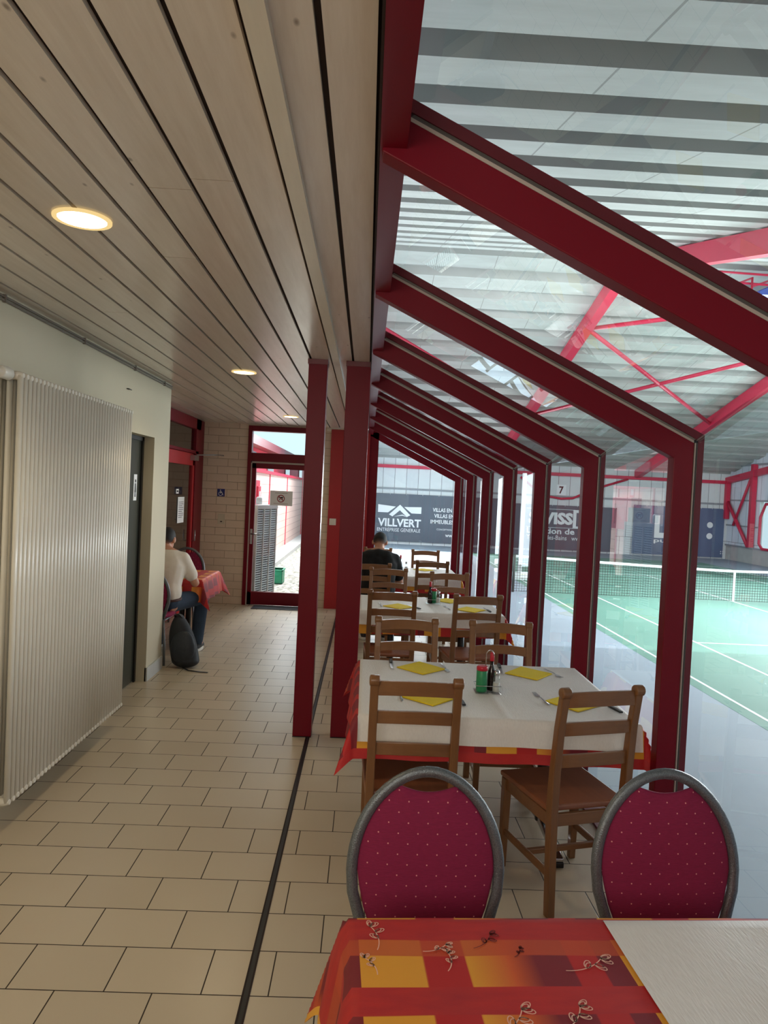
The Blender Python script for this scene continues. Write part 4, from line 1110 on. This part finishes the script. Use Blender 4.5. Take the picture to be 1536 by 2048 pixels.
b = new(); bb(b, -.03, .03, -.012, .012, .0, .9); obj('centre_strap', b, M['net_white'], o)
for s in (-1, 1):
    b = new(); tube(b, [(s*6.45, 0, 0), (s*6.45, 0, 1.08)], .04, 12); obj('net_post', b, M['net_post'], o)
o = thing('court_pole', 'white upright pole on a low white base beside the court behind the net', 'pole', (5.25, 23.6, FZ))
b = new(); tube(b, [(0, 0, .2), (.0, 0, 3.55)], .075, 12); obj('shaft', b, M['net_white'], o)
b = new(); bb(b, -.3, .3, -.25, .25, 0, .22); obj('base', b, M['net_white'], o, bevel=.02)
o = thing('hanging_heater', 'blue box unit hanging with red rails under the hall ridge', 'heater', (10.75, 18.7, 6.85))
b = new(); prism(b, [(-.9, 0), (1.2, 0), (1.2, .8), (-.35, .8), (-.9, .55)], XZ, -.5, .5); obj('casing', b, M['blue_unit'], o, bevel=.03)
b = new()
for xx in (-1.1, -.55): tube(b, [(xx, -.52, .1), (xx, -.52, .85), (xx-.001, .52, .95)], .03, 8)
for zz in (.70, .95): tube(b, [(-3.6, -.3, zz+.12), (-.6, -.5, zz)], .03, 8)
obj('guard_rail', b, M['hall_red'], o)
b = new(); tube(b, [(.6, 0, .78), (.6, 0, 1.35)], .04, 8); obj('hanger', b, M['hall_steel'], o)

# ------------------------------------------------------------------ outside, behind the end door
b = new(); bb(b, -9, -.45, YE+.2, 60, -.25, -.04); struct('ground', b, M['gravel'])
b = new(); bb(b, -2.7, -2.35, YE+.2, 34, -.05, 2.05); struct('wall_alley', b, M['ext_board'])
b = new()
for y in (12.6, 14.4, 17.2, 21, 26): bb(b, -2.35, -2.33, y, y+.05, -.04, 2.05)
bb(b, -2.36, -2.32, YE+.2, 34, 2.05, 2.12); struct('trim_40', b, M['ext_red'])
b = new(); bb(b, -2.35, -1.95, YE+.25, 34, -.04, .06); struct('trim_41', b, M['ext_conc'])
b = new(); bb(b, -7, -2.9, 12, 40, -.05, 2.72); prism(b, [(-7.5, 2.72), (-2.6, 2.72), (-2.65, 2.95), (-7.5, 3.0)], XZ, 11.5, 40.5, 1)
for y in (14.2, 17.0, 20.5, 25, 30): bb(b, -2.9, -2.86, y, y+1.3, 2.2, 2.62, 2)
bld = obj('neighbouring_building', b, [M['ext_red'], M['red_dark'], M['glass_grey']]); tag(bld, 'red neighbouring building with low roof seen through the end door glass', 'building')
b = new(); bb(b, -2.3, -.45, YE+.2, YE+1.0, 2.66, 2.74)
for i in range(14): bb(b, -2.3+i*.14, -2.287+i*.14, YE+.2, YE+1.0, 2.652, 2.66, 1)
struct('trim_42', b, [M['ext_wall'], M['dark_gap']])
o = thing('heat_pump_unit', 'tall pale outdoor unit with blue-grey louvred front beyond the end door', 'outdoor unit', (-1.82, 11.35, -.04), -.35)
b = new(); bb(b, -.4, .285, -.36, .28, 0.0, 1.47); obj('casing', b, M['ext_grey'], o, bevel=.01)
b = new()
for z in [0.08+.036*i for i in range(39)]: box(b, (.305, -.04, z), (.008, .64, .024), (0, .5, 0))
obj('louvre_slats', b, M['ext_slat'], o)
b = new(); bb(b, .286, .29, -.35, .27, .05, 1.45); obj('backing', b, M['black_metal'], o)
b = new()
for y in (-.37, -.15, .06, .27): bb(b, .29, .322, y-.013, y+.013, 0, 1.5)
bb(b, .19, .325, -.385, .285, 1.44, 1.5); bb(b, .19, .325, -.385, .285, 0, .05); obj('louvre_frame', b, M['ext_grey'], o)
b = new(); lathe(b, [(.05, 1.5), (.05, 1.62), (.03, 1.64)], (-.1, .05, 0), 14); lathe(b, [(.05, 1.5), (.05, 1.6), (.03, 1.62)], (.07, .12, 0), 14); obj('pipe_stub', b, M['ext_grey'], o)
o = thing('hydrant_cabinet', 'bright red hydrant cabinet on the pale boarded wall outside', 'cabinet', (-2.35, 13.9, 1.25))
b = new(); bb(b, .0, .2, -.7, .5, 0, .62); obj('cabinet_box', b, M['ext_red'], o, bevel=.01)
b = new(); bb(b, .2, .23, .1, .45, .1, .5); obj('cabinet_door', b, M['ext_red'], o, bevel=.005)
b = new(); bb(b, .232, .236, .2, .35, .15, .4); obj('window', b, M['sign_white'], o)
def f(b): bb(b, 0, .004, -.12, .12, -.1, .1); quad(b, [(-.08, -.06), (.08, -.06), (.08, .06), (-.08, .06)], YZ, .006, 1)
notice('wall_sign', 'small white framed sign on the outside wall above the red cabinet', f, [M['ext_red'], M['sign_white']], (-2.35, 13.7, 2.0-.02), 'sign')
o = thing('plastic_crate', 'green plastic crate on the gravel beside the louvred unit', 'crate', (-1.62, 13.3, -.04))
b = new(); bb(b, -.14, .14, -.2, .2, 0, .02); bb(b, -.14, -.125, -.2, .2, 0, .26); bb(b, .125, .14, -.2, .2, 0, .26); bb(b, -.14, .14, -.2, -.185, 0, .26); bb(b, -.14, .14, .185, .2, 0, .26); obj('tub', b, M['crate'], o, bevel=.005)
b = new(); bb(b, -.15, .15, -.21, -.185, .235, .265); bb(b, -.15, .15, .185, .21, .235, .265); bb(b, -.15, -.125, -.21, .21, .235, .265); bb(b, .125, .15, -.21, .21, .235, .265); obj('rim', b, M['crate'], o, bevel=.004)

# ------------------------------------------------------------------ light
W = bpy.data.worlds.new('sky'); SC.world = W; W.use_nodes = True; nt = W.node_tree; nt.nodes.clear()
out = nt.nodes.new('ShaderNodeOutputWorld'); bg = nt.nodes.new('ShaderNodeBackground')
tc = nt.nodes.new('ShaderNodeTexCoord'); sp = nt.nodes.new('ShaderNodeSeparateXYZ'); rp = nt.nodes.new('ShaderNodeValToRGB')
nt.links.new(tc.outputs['Generated'], sp.inputs[0]); nt.links.new(sp.outputs[2], rp.inputs[0])
rp.color_ramp.elements[0].color = (.62, .82, .90, 1); rp.color_ramp.elements[1].color = (.50, .74, .95, 1)
nt.links.new(rp.outputs[0], bg.inputs[0]); bg.inputs[1].default_value = 1.25
nt.links.new(bg.outputs[0], out.inputs[0])
def area(name, loc, target, sx, sy, e, col=(1, 1, 1)):
    L = bpy.data.lights.new(name, 'AREA'); L.shape = 'RECTANGLE'; L.size = sx; L.size_y = sy; L.energy = e; L.color = col
    o = bpy.data.objects.new(name, L); COL.objects.link(o); o.location = loc
    o.rotation_euler = (Vector(target)-Vector(loc)).to_track_quat('-Z', 'Y').to_euler(); return o
area('hall_bounce_fill', (10.0, 12.6, -.6), (10.0, 18.6, 6.4), 17, 3.0, 1050, (.97, .98, 1))  # added lamp, stands in for light bouncing off the hall floor
area('hall_ridge_fill', (10.0, 17.6, 7.0), (10.0, 22.1, -2.0), 17, 1.6, 1500, (.94, .98, 1))  # unseen lamp added under the ridge to brighten the far half
area('hall_side_fill', (XR-.5, 21, 3.0), (2, 9, -.2), 20, 3.0, 1500, (.90, .96, 1))  # added fill lamp by the right wall, brightens hall and tables
area('hall_low_fill', (14.5, 14.5, 2.3), (-1, 4.6, 1.4), 11, 2.4, 1600, (.95, .98, 1))  # out-of-view fill added to lift the left wall, radiator and ceiling
area('hall_end_fill', (3.2, 34, 1.3), (-.3, 3, 2.3), 6, 3, 1300, (.90, .96, 1))  # unseen lamp added to give the dining ceiling a sheen
area('alley_fill', (-1.0, 17, 7.0), (-1.7, 12.5, 0), 1.6, 12, 2000, (.97, .98, 1))  # extra lamp added above the alley, brightens gravel and louvred unit
area('rear_fill', (-.8, YS+.1, 2.2), (-.8, 4, .3), 2.2, .7, 36, (1, .94, .84))  # added fill behind the camera, warms the near floor

# ------------------------------------------------------------------ camera
cam = bpy.data.cameras.new('camera'); co = bpy.data.objects.new('camera', cam); COL.objects.link(co)
yaw, pitch, roll = .026, -.0279, .0478; F_PX = 1420
fw = Vector((math.sin(yaw)*math.cos(pitch), math.cos(yaw)*math.cos(pitch), math.sin(pitch)))
r0 = Vector((math.cos(yaw), -math.sin(yaw), 0)); u0 = r0.cross(fw)
r = r0*math.cos(roll)+u0*math.sin(roll); u = -r0*math.sin(roll)+u0*math.cos(roll)
co.matrix_world = Matrix(((r.x, u.x, -fw.x, 0), (r.y, u.y, -fw.y, 0), (r.z, u.z, -fw.z, 1.75), (0, 0, 0, 1)))
cam.sensor_fit = 'VERTICAL'; cam.sensor_height = 24; cam.lens = 24*F_PX/2048; cam.clip_start = .05; cam.clip_end = 300
SC.camera = co
SC.view_settings.view_transform = 'Standard'; SC.view_settings.exposure = .12; SC.view_settings.look = 'None'
